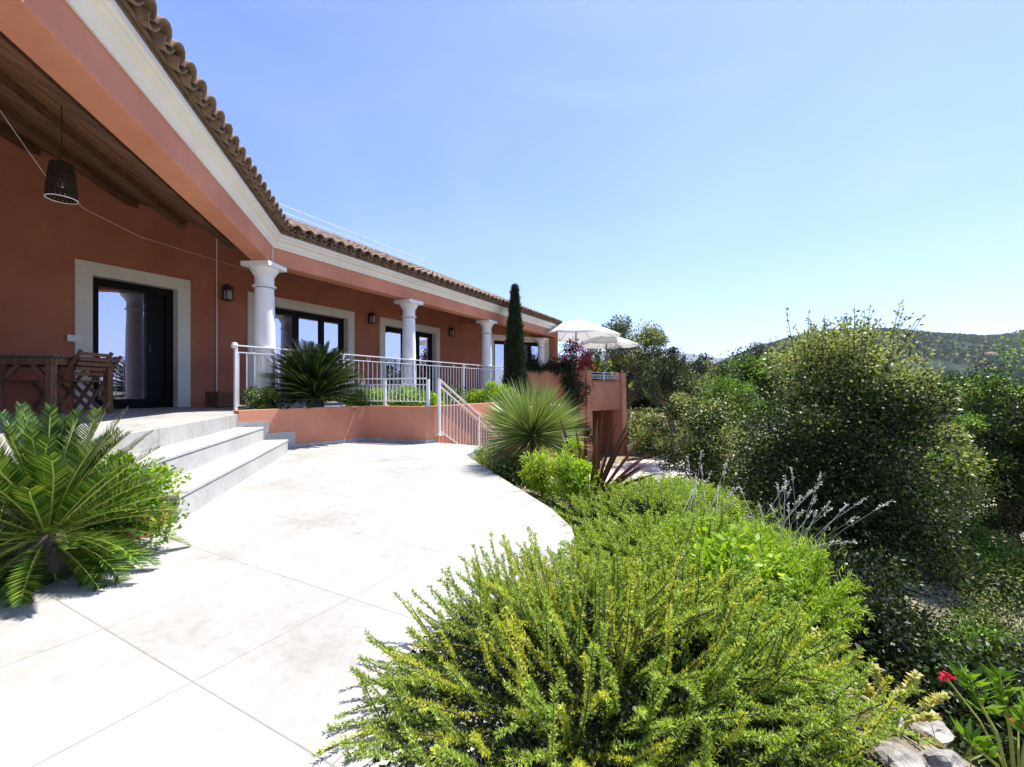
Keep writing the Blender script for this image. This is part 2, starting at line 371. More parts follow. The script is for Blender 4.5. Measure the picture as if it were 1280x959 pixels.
def hillmat(name, c1, c2, c3, scale):
    m = noisy(name, c1, c2, scale, .95, .0, 3, .1, .05, 12, c3=c3, lo=.38, hi=.62); return m
def interp(pts, x):
    if x <= pts[0][0]: return pts[0][1]
    for (x0, y0), (x1, y1) in zip(pts, pts[1:]):
        if x <= x1: t = (x-x0)/(x1-x0); t = t*t*(3-2*t)*.5+t*.5; return y0+(y1-y0)*t
    return pts[-1][1]
def hill(name, prof, r0, rp, r1, mat, xs, base, amp, fr):
    mb = MB(); rs_ = [r0+(r1-r0)*i/60 for i in range(61)]
    for r in rs_:
        for x in xs:
            top = CH + (HY-interp(prof, x)-(9 if rp < 2000 else 0))/F*rp
            t = (r-r0)/(rp-r0) if r < rp else 1-(r-rp)/(r1-rp)*.8
            X = (x-CX)/F*rp + (x-CX)/F*(r-rp)*.6
            nz = mnoise.fractal(Vector((X*fr, r*fr, 1.3)), 1, 2, 6)
            mb.v.append((X, r, base + (top-base)*sm(t)**.8 + amp*nz*(.35 + .65*sm(1-abs(r-rp)/(rp-r0)*1.2)*0 + .3*(1-sm(t)))))
    n = len(xs); mb.f = [(j*n+i, j*n+i+1, (j+1)*n+i+1, (j+1)*n+i) for j in range(60) for i in range(n-1)]; mb.mi = [0]*len(mb.f)
    return props(mb.build(name, mat, smooth=True), kind='structure')
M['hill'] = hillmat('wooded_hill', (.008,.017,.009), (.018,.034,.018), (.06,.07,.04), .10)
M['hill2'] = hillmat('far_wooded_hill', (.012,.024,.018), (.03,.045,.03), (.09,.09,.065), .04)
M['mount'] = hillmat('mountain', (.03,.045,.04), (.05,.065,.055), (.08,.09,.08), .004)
hill('hills', [(560,486),(780,484),(850,470),(885,452),(915,438),(950,425),(985,415),(1020,410),(1070,409),(1130,412),(1200,417),(1240,414),(1290,406),(1420,392),(1700,400),(2300,440)],
     350, 1250, 1700, M['hill'], [560+i*6 for i in range(290)], -26, 14, .006)
hill('hills', [(300,470),(700,462),(760,452),(830,455),(900,460),(1000,470),(1400,474)], 900, 2600, 3400, M['hill2'], [300+i*6 for i in range(190)], -26, 16, .003)
hill('mountains', [(200,455),(600,452),(730,444),(770,438),(800,437),(840,441),(900,449),(1000,455),(1300,462)], 5200, 7600, 8600, M['mount'], [200+i*8 for i in range(140)], -26, 90, .0009)

# ================================================================ PATIO, TERRACE, STEPS
edge = [(-.39,6.63),(-.62,5.83),(-.33,4.98),(.05,3.92),(.30,3.22),(.385,2.79),(.37,2.5),(.27,1.8),(.06,1.2),(-.2,.5),(-.35,-1),(-.4,-4)]
patio_poly = edge + [(-9,-4), (-9,1.0)] + [MA(-3.4, 1.6), MA(-3.4, 3.0), (-4.2,5.6), (-3.9, 6.2), (-3.3,6.6), (-2.5,7.36), (-1.2,7.08)]
def to_local(poly, ang): ca, sa = math.cos(-ang), math.sin(-ang); return [(x*ca-y*sa, x*sa+y*ca) for x, y in poly]
pb = MB(); pb.prism(to_local(patio_poly, -angB), -.18, 0.0)
patio = pb.build('patio', M['paving'], bevel=.006); patio.rotation_euler.z = -angB; props(patio, kind='structure')

L1, L2, L3 = -1.36, -1.66, -1.975
P0 = (-3.66,5.84); P1 = (-3.22,6.47); P2 = (-2.46,7.32); P3 = (-1.38,6.98); P3b = (-1.24,7.14)
def lineP(m): # a-coordinate where the line m meets the planter wall P0-P1
    d0 = (P0[0]*mx+P0[1]*my, P0[0]*ax_+P0[1]*ay_); d1 = (P1[0]*mx+P1[1]*my, P1[0]*ax_+P1[1]*ay_)
    t = (m-d0[0])/(d1[0]-d0[0]); return d0[1]+t*(d1[1]-d0[1])
A0 = 3.39
st = thing('stone_steps', 'three wide pale stone steps between the paved patio and the porch floor', 'steps', (*MA(L1-.3, 4.6), 0))
def local_step(m0, m1, z0, z1, mat, nose=True, name='step'):
    mb = MB(); a1 = min(lineP(m1), 6.62)
    c = MA((m0+m1)/2, (A0+a1)/2)
    mb.box((0, 0, (z0+z1-.03)/2), (m1-m0, a1-A0-.01, z1-.03-z0))
    mb.box((.004, 0, z1-.0125), (m1-m0+.008, a1-A0, .025))
    o = mb.build(name, mat, st, loc=None, local=True, bevel=.004)
    o.location = (c[0]-st.location.x, c[1]-st.location.y, 0); o.rotation_euler.z = -angA; return o
# (-angA turns the local x axis on to the outward normal of the steps)
local_step(L2-.05, L1, -.1, .18, M['step']); local_step(L3-.05, L2, -.1, .36, M['step'])

tp = MB()                                             # porch and gallery floor, one level
pl = [MA(L3, -6), MA(L3, lineP(L3)), P0, NB(-6.72, 4.0), NB(-6.72, 16.2), NB(-6.72, 18.5), NB(-11, 18.5), NB(-11, -6)]
tp.prism(to_local(pl, -angB), -2.2, .54)
tf = tp.build('terrace_floor', M['paving'], bevel=.008); tf.rotation_euler.z = -angB; props(tf, kind='structure')

# ---------------------------------------------------------------- planter bed with cycad
bed = thing('raised_planter', 'angular terracotta coloured raised planter wall beside the stone steps', 'planter', (*P2, 0))
ring = [P0, P1, P2, P3, P3b]
wl = MB(); wl.sweep([P0, P1, P2, P3, P3b, (P3b[0]+bx*2.2, P3b[1]+by*2.2)], [(0,-1.6),(0,.585),(-.14,.585),(-.14,-1.6)]); wl.build('wall', M['stucco_beam'], bed)
wl = MB(); wl.sweep([P0, P1, P2, P3, P3b], [(.012,0),(.012,.055),(.001,.055),(.001,0)]); wl.build('skirting', M['step'], bed)
sb = MB(); E2 = (P3b[0]+bx*2.2, P3b[1]+by*2.2)
inner = [(-3.6,5.98), (-3.3,6.55), (-2.5,7.43), (-1.42,7.1), (E2[0]-.1, E2[1]), NB(-6.74, 9.2), NB(-6.74, 3.9)]
sb.prism(inner, -1, .53); sb.build('soil', M['soil'], bed)

# far bed below the gallery, retained by a low wall
fb = thing('low_garden_wall', 'low pink garden wall holding the bed under the gallery railing', 'wall', (*NB(-5.6, 10.5), -1.2))
q = [NB(-5.35, 8.9), NB(-5.35, 13.2), NB(-6.6, 13.6)]
w = MB(); w.sweep(q, [(0,-1.9),(0,.30),(-.16,.30),(-.16,-1.9)]); w.build('wall', M['stucco_beam'], fb)
w = MB(); w.sweep(q, [(.03,.302),(.03,.35),(-.19,.35),(-.19,.302)]); w.build('coping', M['surround'], fb)
w = MB(); w.prism([NB(-5.45, 8.95), NB(-5.45, 13.1), NB(-6.7, 13.5), NB(-6.7, 9.25)], -1.8, .25); w.build('soil', M['soil'], fb)

for (ma, mb_, zz) in ((L3, L2, .36), (L2, L1, .18)):
    aa, ab = lineP(ma)+.005, lineP(mb_)+.005; q0, q1 = MA(ma, aa), MA(mb_, ab)
    w = MB(); w.sweep([q0, q1], [(.012,zz-.2),(.012,zz+.07),(.001,zz+.07),(.001,zz-.2)]); w.build('skirting', M['step'], bed)
# planting bed that ends the steps (cycad in front)
cb = thing('planting_bed_edge', 'terracotta edging block of the bed at the near end of the steps', 'planter', (*MA(-1.6, 2.6), 0))
w = MB()
c = [MA(-1.40, 3.37), MA(-1.40, 3.12), MA(-1.75, 2.75), MA(-3.2, 2.7)]
w.sweep(c[::-1], [(0,-.05),(0,.15),(-.08,.15),(-.08,-.05)]); w.build('edging', M['pot'], cb)
w = MB(); w.prism([MA(-1.48, 3.36), MA(-1.48, 3.16), MA(-1.8, 2.85), MA(-3.2, 2.8), MA(-3.2, 3.36)], -.05, .12); w.build('soil', M['soil'], cb)

# driveway
dv = MB(); dvp = [(2.0,9.5),(4.4,9.0),(9,9.2),(16,11),(18,15),(12,17.2),(6.5,17.0),(4.2,15.4),(3.0,14.2),(2.0,13)]
dzs = -1.72
n_ = len(dvp); dv.prism(dvp, -2.3, dzs)
M['drive'] = noisy('pale_gravel', (.42,.37,.31), (.62,.57,.50), 2.5, .95, .5, 40, .01, .1)
props(dv.build('driveway', M['drive']), kind='structure')

# ================================================================ HOUSE
den = nx*my - ny*mx
def meet(n, m): # n*: nx X + ny Y = n ; mx X + my Y = m
    return ((n*my - m*ny)/(nx*my-ny*mx), (nx*m - mx*n)/(nx*my-ny*mx))
NC, MC = -6.92, -1.975
K = meet(NC, MC)
sK = K[0]*bx + K[1]*by
Kv = Vector(K)
villa = thing('villa', 'single storey terracotta villa with tiled roof, cream cornice and white columns', 'house', (K[0], K[1], .54))
ZB0, ZB1, ZC1 = 2.90, 3.175, 3.385                     # beam bottom, cornice bottom, cornice top
sEnd = 16.45
EA = (K[0]-ax_*10.5, K[1]-ay_*10.5); EB = NB(NC, sEnd)
path = [EA, K, EB]
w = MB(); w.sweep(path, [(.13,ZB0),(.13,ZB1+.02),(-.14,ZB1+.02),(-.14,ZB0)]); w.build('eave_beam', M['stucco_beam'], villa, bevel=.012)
prof = [(.132,ZB1),(.15,ZB1),(.15,ZB1+.035),(.168,ZB1+.045),(.176,ZB1+.07),(.195,ZB1+.10),(.228,ZB1+.115),(.238,ZB1+.122),(.238,ZB1+.150),(.268,ZB1+.158),(.268,ZC1),(-.1,ZC1),(-.1,ZB1+.025),(.132,ZB1+.025)]
w = MB(); w.sweep(path, prof); w.build('cornice', M['cream'], villa)
TP = math.tan(R(23.5))
def cdist(x, y): return max(MC-(x*mx+y*my), NC-(x*nx+y*ny))
def zceil(x, y): return ZB0+.16 + TP*max(0, cdist(x, y))
dK = -(Vector((mx+nx, my+ny))).normalized()
ux = Vector((-mx, -my)); un = Vector((-nx, -ny))
LEN = 5.6
def pz(v, dist, z0): return (v[0], v[1], z0+TP*dist)
def plane_pts(d0, d1, z0, which):
    cs = 1/math.cos(R(22.5))
    k0, k1 = Kv + dK*d0*cs, Kv + dK*d1*cs
    if which == 'A':
        e0, e1 = Vector(EA)+ux*d0, Vector(EA)+ux*d1
    else:
        e0, e1 = Vector(EB)+un*d0, Vector(EB)+un*d1
    return [pz(k0, d0, z0), pz(k1, d1, z0), pz(e1, d1, z0), pz(e0, d0, z0)]
for wh in 'AB':
    w = MB(); w.slab(plane_pts(-.02, LEN, ZB0+.16+.05, wh), .06); w.build('ceiling', M['ceiling'], villa)
w = MB()                                              # board joints: thin battens between ceiling boards
M['roofdeck'] = M['tile']
# purlins parallel to the porch eave
for k, dd in enumerate((.55, 1.35, 2.15, 2.95, 3.75)):
    cs = 1/math.cos(R(22.5)); p1 = Kv + dK*dd*cs; p0 = Vector(EA) + ux*dd
    z = ZB0+.16+.05+TP*dd-.075
    w = MB(); w.bar((p0.x, p0.y, z), (p1.x, p1.y, z), .12, .15); w.build('purlin', M['rafter'], villa, bevel=.006)
bd = MB()
dd = .0
while dd < 4.6:                                       # tongue and groove boards, small grooves between
    cs = 1/math.cos(R(22.5)); z0 = ZB0+.16+.05; a_, b_ = dd+.008, dd+.135
    for wh in 'AB':
        pp = plane_pts(a_, b_, z0-.014, wh); bd.slab(pp, .0135)
    dd += .143
bd.build('ceiling_boards', M['ceiling'], villa)

# roof deck and tiles
roof = MB()
for wh in 'AB': roof.slab(plane_pts(-.29, LEN, ZC1+.17, wh), .03)
roofo = roof.build('roof', M['tile'], villa)
# back slope of both wings so the roof is closed from elsewhere
bk = MB()
for wh in 'AB':
    cs = 1/math.cos(R(22.5)); k1 = Kv+dK*LEN*cs; k2 = Kv+dK*(LEN+5)*cs
    if wh == 'A': e1, e2 = Vector(EA)+ux*LEN, Vector(EA)+ux*(LEN+5)
    else: e1, e2 = Vector(EB)+un*LEN, Vector(EB)+un*(LEN+5)
    zt = ZC1+.17+TP*LEN; zb = zt-5*TP
    bk.slab([(k1.x,k1.y,zt),(k2.x,k2.y,zb),(e2.x,e2.y,zb),(e1.x,e1.y,zt)], .03)
bk.build('rear_roof', M['tile'], villa)
tl = MB(); rt = random.Random(3)
def tile_piece(p, d, side, L, r0, r1, up, th=.014, conv=True, seg=6):
    """one barrel tile: half tube from p along d, radius r0 at the low end, r1 at the top"""
    vs = []
    for e, rr in ((0, r0), (1, r1)):
        q = p + d*L*e
        for th_ in (0, th):
            for k in range(seg+1):
                a = math.pi*k/seg; c_, s_ = math.cos(a), math.sin(a)
                r_ = rr-th_
                vs.append(q + side*r_*c_ + up*(r_*s_ if conv else -r_*s_))
    n = seg+1; fs = []
    for k in range(seg):
        fs.append((k, k+1, 2*n+k+1, 2*n+k)); fs.append((n+k, 3*n+k, 3*n+k+1, n+k+1))
        fs.append((k, n+k, n+k+1, k+1)); fs.append((2*n+k, 2*n+k+1, 3*n+k+1, 3*n+k))
    tl.add(vs, fs)
def tile_rows(org, along, inward, length):
    sp = .215; rows = int(length/sp); cosp = math.cos(R(23.5)); inc = Vector((inward.x, inward.y, TP)).normalized(); sd = Vector((along.x, along.y, 0)); up = sd.cross(inc)
    if up.z < 0: up = -up
    for i in range(-12, rows):
        tpos = (i+.5)*sp; start = -.385
        if tpos < .18: start = max(-.385, -tpos*2.414-.36)
        for conv in (True, False):
            tt = tpos + (0 if conv else sp/2); d0 = start + (0 if conv else .0)
            if conv is False and tt < 0: continue
            k = 0
            while d0 < LEN-.1:
                hor = d0
                base = Vector((org.x + along.x*tt + inward.x*hor, org.y + along.y*tt + inward.y*hor, ZC1+.21+TP*hor + (.040 if conv else .060)))
                jit = Vector((0,0,rt.uniform(-.006,.006))) + sd*rt.uniform(-.006,.006)
                tile_piece(base + jit + up*(.012 if conv else -.012)*0, inc + up*(-.03)+sd*rt.uniform(-.012,.012), sd, .44, .100 if conv else .075, .080 if conv else .066, up, conv=conv)
                d0 += .37*cosp; k += 1
                if k > 3 and org is None: break
tile_rows(Kv, Vector((-ax_, -ay_)), ux, 10.4)
tile_rows(Kv, Vector((bx, by)), un, (Vector(EB)-Kv).length)
tl.build('roof_tiles', M['tile'], roofo, smooth=True)
w = MB()                                              # mortar bed between cornice and tiles
w.sweep(path, [(.262,ZC1+.002),(.262,ZC1+.05),(.24,ZC1+.06),(-.05,ZC1+.19),(-.05,ZC1+.002)]); w.build('mortar_bed', M['tile'], roofo)

# columns
def column(x, y, k):
    c = thing('column', None, None, (0,0,0)); c.parent = villa; c.location = (x-K[0], y-K[1], 0)
    del_keys = [kk for kk in c.keys()]; z = 2.36
    w = MB(); w.lathe([(.158,.10),(.160,.5),(.158,1.0),(.151,1.6),(.140,z-.40)], (0,0,0), 28); w.build('shaft', M['column'], c, local=True, smooth=True)
    w = MB(); w.box((0,0,.035),(.44,.44,.07), -angB); w.lathe([(.215,.071),(.225,.085),(.215,.10),(.19,.105),(.18,.125)], (0,0,0), 28); w.build('base', M['column'], c, local=True, smooth=True)
    w = MB()
    w.lathe([(.139,z-.385),(.168,z-.38),(.176,z-.367),(.168,z-.354),(.142,z-.347),(.142,z-.21),(.150,z-.20),(.158,z-.19),(.182,z-.15),(.208,z-.11),(.214,z-.075)], (0,0,0), 28)
    w.box((0,0,z-.039),(.47,.47,.07), -angB if k else -R(6)); w.build('capital', M['column'], c, local=True, smooth=True)
    return c
for k, s_ in enumerate((sK, sK+3.45, sK+6.90)):
    p = NB(NC, s_); column(p[0], p[1], k)
c4 = column(1.13, 16.85, 3); c4.scale = (.9,.9,.95)

# walls with openings (local frame: along direction d from origin o)
def wall_boxes(mb, o, d, t, s0, s1, z0, z1, openings):
    nr = (d[1], -d[0])
    def seg(sa, sb, za, zb):
        if sb-sa < .005 or zb-za < .005: return
        poly = [(o[0]+d[0]*sa, o[1]+d[1]*sa), (o[0]+d[0]*sb, o[1]+d[1]*sb), (o[0]+d[0]*sb-nr[0]*t, o[1]+d[1]*sb-nr[1]*t), (o[0]+d[0]*sa-nr[0]*t, o[1]+d[1]*sa-nr[1]*t)]
        mb.prism(poly, za, zb)
    cur = s0
    for a, b, za, zb in sorted(openings):
        seg(cur, a, z0, z1); seg(a, b, zb, z1); cur = b
    seg(cur, s1, z0, z1)
NW = -9.0
FL = .54
sc1 = s_of(573, NW)
ops = []
def opening(x0, x1, n=NW, top=FL+2.12):
    return (s_of(x0, n)+.19, s_of(x1, n)-.19, FL, top)
opA = opening(93, 237); opB = opening(309, 442); opC = opening(474, 549)
ww = MB(); wall_boxes(ww, (NW*nx, NW*ny), (bx, by), .3, -5.0, sc1, -.5, 3.0, [opA, opB, opC])
# upper gable part following the ceiling
ss = [-5.0 + i*(sc1+5.0)/60 for i in range(61)]
def wpt(s_, off): return NB(NW-off, s_)
tops = [zceil(*NB(NW, s_))+.02 for s_ in ss]
vs = []; n_ = len(ss)
for off in (0, .3):
    vs += [(*wpt(s_, off), 3.0) for s_ in ss] + [(*wpt(s_, off), z) for s_, z in zip(ss, tops)]
fs = [(i, i+1, n_+i+1, n_+i) for i in range(n_-1)] + [(2*n_+i+1, 2*n_+i, 3*n_+i, 3*n_+i+1) for i in range(n_-1)] + [(n_+i, n_+i+1, 3*n_+i+1, 3*n_+i) for i in range(n_-1)]
ww.add(vs, fs)
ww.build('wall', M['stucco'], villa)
c1 = Vector(NB(NW, sc1)); cE = Vector(NB(NC+.1, sEnd-.12)); dC = (cE-c1).normalized(); LC = (cE-c1).length
def t_on(x):                                        # along wall C for picture column x
    k = (x-CX)/F; return (k*c1.y - c1.x)/(dC.x - k*dC.y)
opD = (t_on(611)+.19, t_on(685.5)-.19, FL, FL+2.12)
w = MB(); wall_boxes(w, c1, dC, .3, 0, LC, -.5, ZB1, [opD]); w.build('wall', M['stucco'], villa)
w = MB(); wall_boxes(w, cE, Vector(( -nx, -ny))*1.0, -.3, 0, 6, -2.5, 3.4, []); w.build('end_wall', M['stucco'], villa)
w = MB(); wall_boxes(w, cE, Vector((-nx, -ny))*1.0, -.3, 2, 6, 3.4, 4.2, []); w.build('gable_wall', M['stucco'], villa)

def window(o, d, op, nleaf, name, ratios=None, wide_frame=.055, dark=()):
    a, b, z0, z1 = op; nr = Vector((d[1], -d[0])); d = Vector(d[:2]); o = Vector(o[:2])
    def P(s_, off): v = o + d*s_ + nr*off; return (v.x, v.y)
    # surround standing a little proud of the wall, with reveals
    sw = .19; w = MB()
    def bxs(sa, sb, za, zb, o0, o1, mb): mb.prism([P(sa,o0),P(sb,o0),P(sb,o1),P(sa,o1)], za, zb)
    bxs(a-sw, a, z0, z1, -.02, .035, w); bxs(b, b+sw, z0, z1, -.02, .035, w); bxs(a-sw, b+sw, z1, z1+sw, -.02, .035, w)
    bxs(a, a+.012, z0, z1-.012, -.2, .033, w); bxs(b-.012, b, z0, z1-.012, -.2, .033, w); bxs(a, b, z1-.012, z1, -.2, .033, w)
    w.build('window_surround', M['surround'], villa)
    a += .013; b -= .013; z1 -= .014
    fr = MB(); f0, f1 = -.20, -.13
    bxs(a, a+.06, z0, z1, f0, f1, fr); bxs(b-.06, b, z0, z1, f0, f1, fr); bxs(a+.06, b-.06, z1-.07, z1, f0, f1, fr); bxs(a+.06, b-.06, z0, z0+.05, f0, f1, fr)
    xs = [a+.06 + (b-a-.12)*r_ for r_ in (ratios or [i/nleaf for i in range(nleaf+1)])]
    for i in range(nleaf):
        l, r_ = xs[i], xs[i+1]
        for (sa, sb, za, zb) in ((l, l+wide_frame, z0+.05, z1-.07), (r_-wide_frame, r_, z0+.05, z1-.07), (l+wide_frame, r_-wide_frame, z1-.07-wide_frame, z1-.07), (l+wide_frame, r_-wide_frame, z0+.05, z0+.16)):
            bxs(sa, sb, za, zb, f0+.012, f1+.018, fr)
    fo = fr.build(name, M['frame'], villa)
    for i in range(nleaf):
        l, r_ = xs[i]+wide_frame, xs[i+1]-wide_frame
        g_ = MB(); bxs(l-.005, r_+.005, z0+.155, z1-.07-wide_frame+.005, f0+.025, f0+.04, g_); g_.build('pane', M['frame'] if i in dark else M['glass'], fo)  # dark leaf: black sheet standing in for the unlit room behind
    h = MB(); mid = xs[nleaf//2]; bxs(mid-.035, mid-.015, z0+.95, z0+1.10, f1+.02, f1+.06, h); h.build('handle', M['dark_metal'], fo)
    return fo
window((NW*nx, NW*ny), (bx, by), opA, 2, 'french_door', [0, .72, 1], dark=(1,))
window((NW*nx, NW*ny), (bx, by), opB, 3, 'french_window', [0, .42, .73, 1])
window((NW*nx, NW*ny), (bx, by), opC, 3, 'french_window', [0, .4, .7, 1])
window(c1, dC, opD, 4, 'french_window')

# downpipe / string hanging by the porch wall
def on_wall(x, y, n): p = on_n(x, n); return Vector((p[0], p[1], CH + (HY-y)/F*p[1]))
w = MB(); p = on_wall(271, 300, NW+.03); w.tube([(p.x,p.y,p.z+.3), (p.x,p.y,FL+.05)], .009, 6); props(w.build('cable', M['white_metal'], loc=(p.x,p.y,FL)), 'thin white cable running straight down the porch wall beside the door', 'cable')
pts = [(0,138,-6.4),(31,183,-6.75),(65,231,-7.1),(107,262,-7.5),(175,296,-8.0),(245,318,-8.5),(310,338,-8.9)]
w = MB(); w.tube([on_wall(x, y, n) for x, y, n in pts], .0032, 6); props(w.build('hanging_cable', M['white_metal']), 'slack pale cable drooping across the porch under the wooden ceiling', 'cable')
w = MB(); K2 = Kv + Vector((mx+nx, my+ny)).normalized()*.145; w.tube([(K2.x,K2.y,ZB0),(K2.x,K2.y,ZB1)], .008, 6); props(w.build('corner_cable', M['white_metal'], loc=(K2.x,K2.y,ZB0)), 'short white cable on the beam above the first column', 'cable')

# wall lanterns
def lantern(x, y, label):
    p = on_wall(x, y, NW); t = thing('wall_lantern', label, 'wall lamp', (p.x, p.y, p.z), 'lanterns on the villa wall', -angB)
    # local x = outward normal
    w = MB(); w.box((.012,0,0),(.024,.10,.24)); w.box((.05,0,.10),(.08,.03,.02)); w.build('bracket', M['dark_metal'], t, local=True)
    w = MB()
    for sx in (-1,1):
        for sy in (-1,1): w.box((.11+sx*.058, sy*.058, 0),(.014,.014,.24))
    w.box((.11,0,-.125),(.14,.14,.018)); w.box((.11,0,.125),(.15,.15,.02))
    w.lathe([(.09,.136),(.03,.175),(.012,.19)], (.11,0,0), 4); w.build('cage', M['dark_metal'], t, local=True)
    w = MB(); w.box((.11,0,-.03),(.10,.10,.17)); w.build('glass', M['plaster'] if False else M['lampglass'], t, local=True)
m_, nt_, b_ = new_mat('lamp_glass'); b_.inputs['Base Color'].default_value = (.35,.36,.38,1); b_.inputs['Roughness'].default_value = .12; M['lampglass'] = m_
lantern(281, 368, 'black lantern on the wall between the porch door and the first column')
lantern(462, 399, 'black lantern on the wall left of the second column')
lantern(562, 416, 'black lantern on the wall between second and third columns, nearest the wall corner')

# switch plate
p = on_wall(93, 423, NW+.04); w = MB(); w.box((p.x,p.y,p.z),(.02,.16,.10), -angB); w.box((p.x+nx*.012,p.y+ny*.012,p.z),(.01,.05,.06), -angB)
props(w.build('wall_box', M['plaster'], loc=p, bevel=.004), 'small white switch box on the left of the porch door surround', 'switch')

# wicker pendant
p = at(77, 238, 3.9)
t = thing('pendant_lamp', 'dark woven pendant lamp with pale rim hanging under the porch ceiling', 'lamp', (p.x, p.y, p.z)); t.scale = (.88,.88,.92)
wk = noisy('dark_wicker', (.012,.008,.006), (.05,.03,.018), 60, .8, .8, 120, .01)
w = MB()
prf = [(.03,.27),(.085,.255),(.10,.14),(.112,.03),(.118,-.08)]
for k in range(22):
    a = 2*math.pi*k/22; w.tube([(r_*math.cos(a+z*1.5), r_*math.sin(a+z*1.5), z) for r_, z in prf], .006, 5); w.tube([(r_*math.cos(a-z*1.5), r_*math.sin(a-z*1.5), z) for r_, z in prf], .006, 5)
for j in range(15):
    f_ = j/14*(len(prf)-1); i = min(int(f_), len(prf)-2); u = f_-i; r_ = prf[i][0]*(1-u)+prf[i+1][0]*u; z = prf[i][1]*(1-u)+prf[i+1][1]*u
    w.tube([(r_*math.cos(2*math.pi*q/24), r_*math.sin(2*math.pi*q/24), z) for q in range(25)], .006, 5, cap=False)
w.build('shade', wk, t, local=True, smooth=True)
w = MB(); w.tube([(.12*math.cos(2*math.pi*q/32), .12*math.sin(2*math.pi*q/32), -.085) for q in range(33)], .0045, 6, cap=False); w.build('rim', M['plaster'], t, local=True, smooth=True)
w = MB(); w.tube([(0,0,.26),(0,0,(zceil(p.x,p.y)+.03-p.z)/.92)], .005, 6); w.tube([(0,0,.12),(0,0,.2)], .02, 8); w.build('cord', M['dark_metal'], t, local=True)
w = MB(); w.lathe([(.012,.13),(.03,.09),(.035,.05),(.02,.02),(.004,.012)], (0,0,0), 12); w.build('bulb', M['lampglass'], t, local=True, smooth=True)

# roof rail on the ridge of the long wing
s0r, s1r = sK+1.2, sK+10.8
rr = thing('roof_rail', 'thin pale safety rail along the ridge of the tiled roof', 'railing', (*NB(NC-LEN, s0r), ZC1+TP*LEN))
zr = ZC1+.2+TP*LEN
for j in range(9):
    p = NB(NC-LEN, s0r+(s1r-s0r)*j/8); w = MB(); w.tube([(p[0],p[1],zr),(p[0],p[1],zr+.46)], .015, 6); w.build('post', M['white_metal'], rr)
for h in (.24, .45):
    p, q_ = NB(NC-LEN, s0r), NB(NC-LEN, s1r); w = MB(); w.tube([(p[0],p[1],zr+h),(q_[0],q_[1],zr+h)], .014, 6); w.build('rail', M['white_metal'], rr)

# ---------------------------------------------------------------- railings
def railing(name, label, p0, p1, z0, h, n, posts, knob=True, zdrop=0, loops=True):
    p0, p1 = Vector(p0), Vector(p1); L = (p1-p0).length; d = (p1-p0)/L
    t = thing(name, label, 'railing', (p0.x, p0.y, z0))
    def Z(s_): return z0 - zdrop*s_/L
    def P(s_, z): v = p0+d*s_; return (v.x, v.y, Z(s_)+z)
    w = MB(); w.bar(P(0, h-.015), P(L, h-.015), .045, .02); w.build('handrail', M['white_metal'], t, bevel=.004)
    w = MB(); w.bar(P(0, h-.115), P(L, h-.115), .022, .016); w.bar(P(0, .08), P(L, .08), .022, .016); w.build('inner_rails', M['white_metal'], t)
    for s_ in posts:
        w = MB(); v = P(s_, 0); w.box((v[0],v[1],v[2]+h/2-.01),(.04,.04,h-.03), -math.atan2(d.x, d.y)); w.box((v[0],v[1],v[2]+.008),(.09,.09,.012), -math.atan2(d.x, d.y)); w.build('post', M['white_metal'], t)
    for i in range(n):
        s_ = (i+.5)*L/n; w = MB(); w.tube([P(s_, .085), P(s_, h-.12)], .009, 6); w.build('baluster', M['white_metal'], t)
    if loops:
        for i in range(max(1, int(L/.55))):
            s_ = (i+.5)*L/max(1, int(L/.55)); w = MB()
            w.tube([(p0.x+d.x*(s_+.036*math.cos(a)), p0.y+d.y*(s_+.036*math.cos(a)), Z(s_)+h-.066+.04*math.sin(a)) for a in [2*math.pi*k/14 for k in range(15)]], .0055, 5, cap=False)
            w.build('ring', M['white_metal'], t)
    return t
NR = -6.76; sA, sB = s_of(293, NR), s_of(640, NR)
LR = sB-sA
rl = railing('gallery_railing', 'long white metal railing along the raised gallery in front of the columns', NB(NR, sA), NB(NR, sB), FL, 1.0, 72, [0.02, 2.0, 4.0, 6.0, LR-.02])
p = NB(NR, sA); w = MB(); w.lathe([(.0,-.05),(.035,-.04),(.05,0),(.035,.04),(0,.05)], (p[0], p[1], FL+.985), 14, cap=False); w.build('scroll_knob', M['white_metal'], rl, smooth=True)
r2a = Vector((P3[0]-1.62*.955, P3[1]+.12+1.62*.30)); r2b = Vector((P3[0]-.02, P3[1]+.09))
railing('planter_railing', 'low white railing on top of the angular planter', r2a, r2b, .585, .47, 22, [.02, .84, 1.66])
railing('stair_railing', 'white handrail sloping down the garden stairs beside the planter', (P3b[0]+.04, P3b[1]-.02), (P3b[0]+.04+bx*2.3, P3b[1]-.02+by*2.3), .12, .93, 24, [0.02, 1.2, 2.28], zdrop=1.25)
# garden stairs below the handrail
gs = thing('garden_stairs', 'narrow pale stone stairs going down beside the planter behind the handrail', 'steps', (P3b[0]+.5, P3b[1]+.4, -.3))
for i in range(7):
    o0 = Vector((P3b[0]+.02, P3b[1]+.02)) + Vector((bx, by))*(.02+.3*i); w = MB(); e = Vector((nx, ny))*.62
    w.prism([tuple(o0), tuple(o0+e), tuple(o0+e+Vector((bx,by))*.3), tuple(o0+Vector((bx,by))*.3)], -1.9, -.17*(i+1)); w.build('step', M['step'], gs)

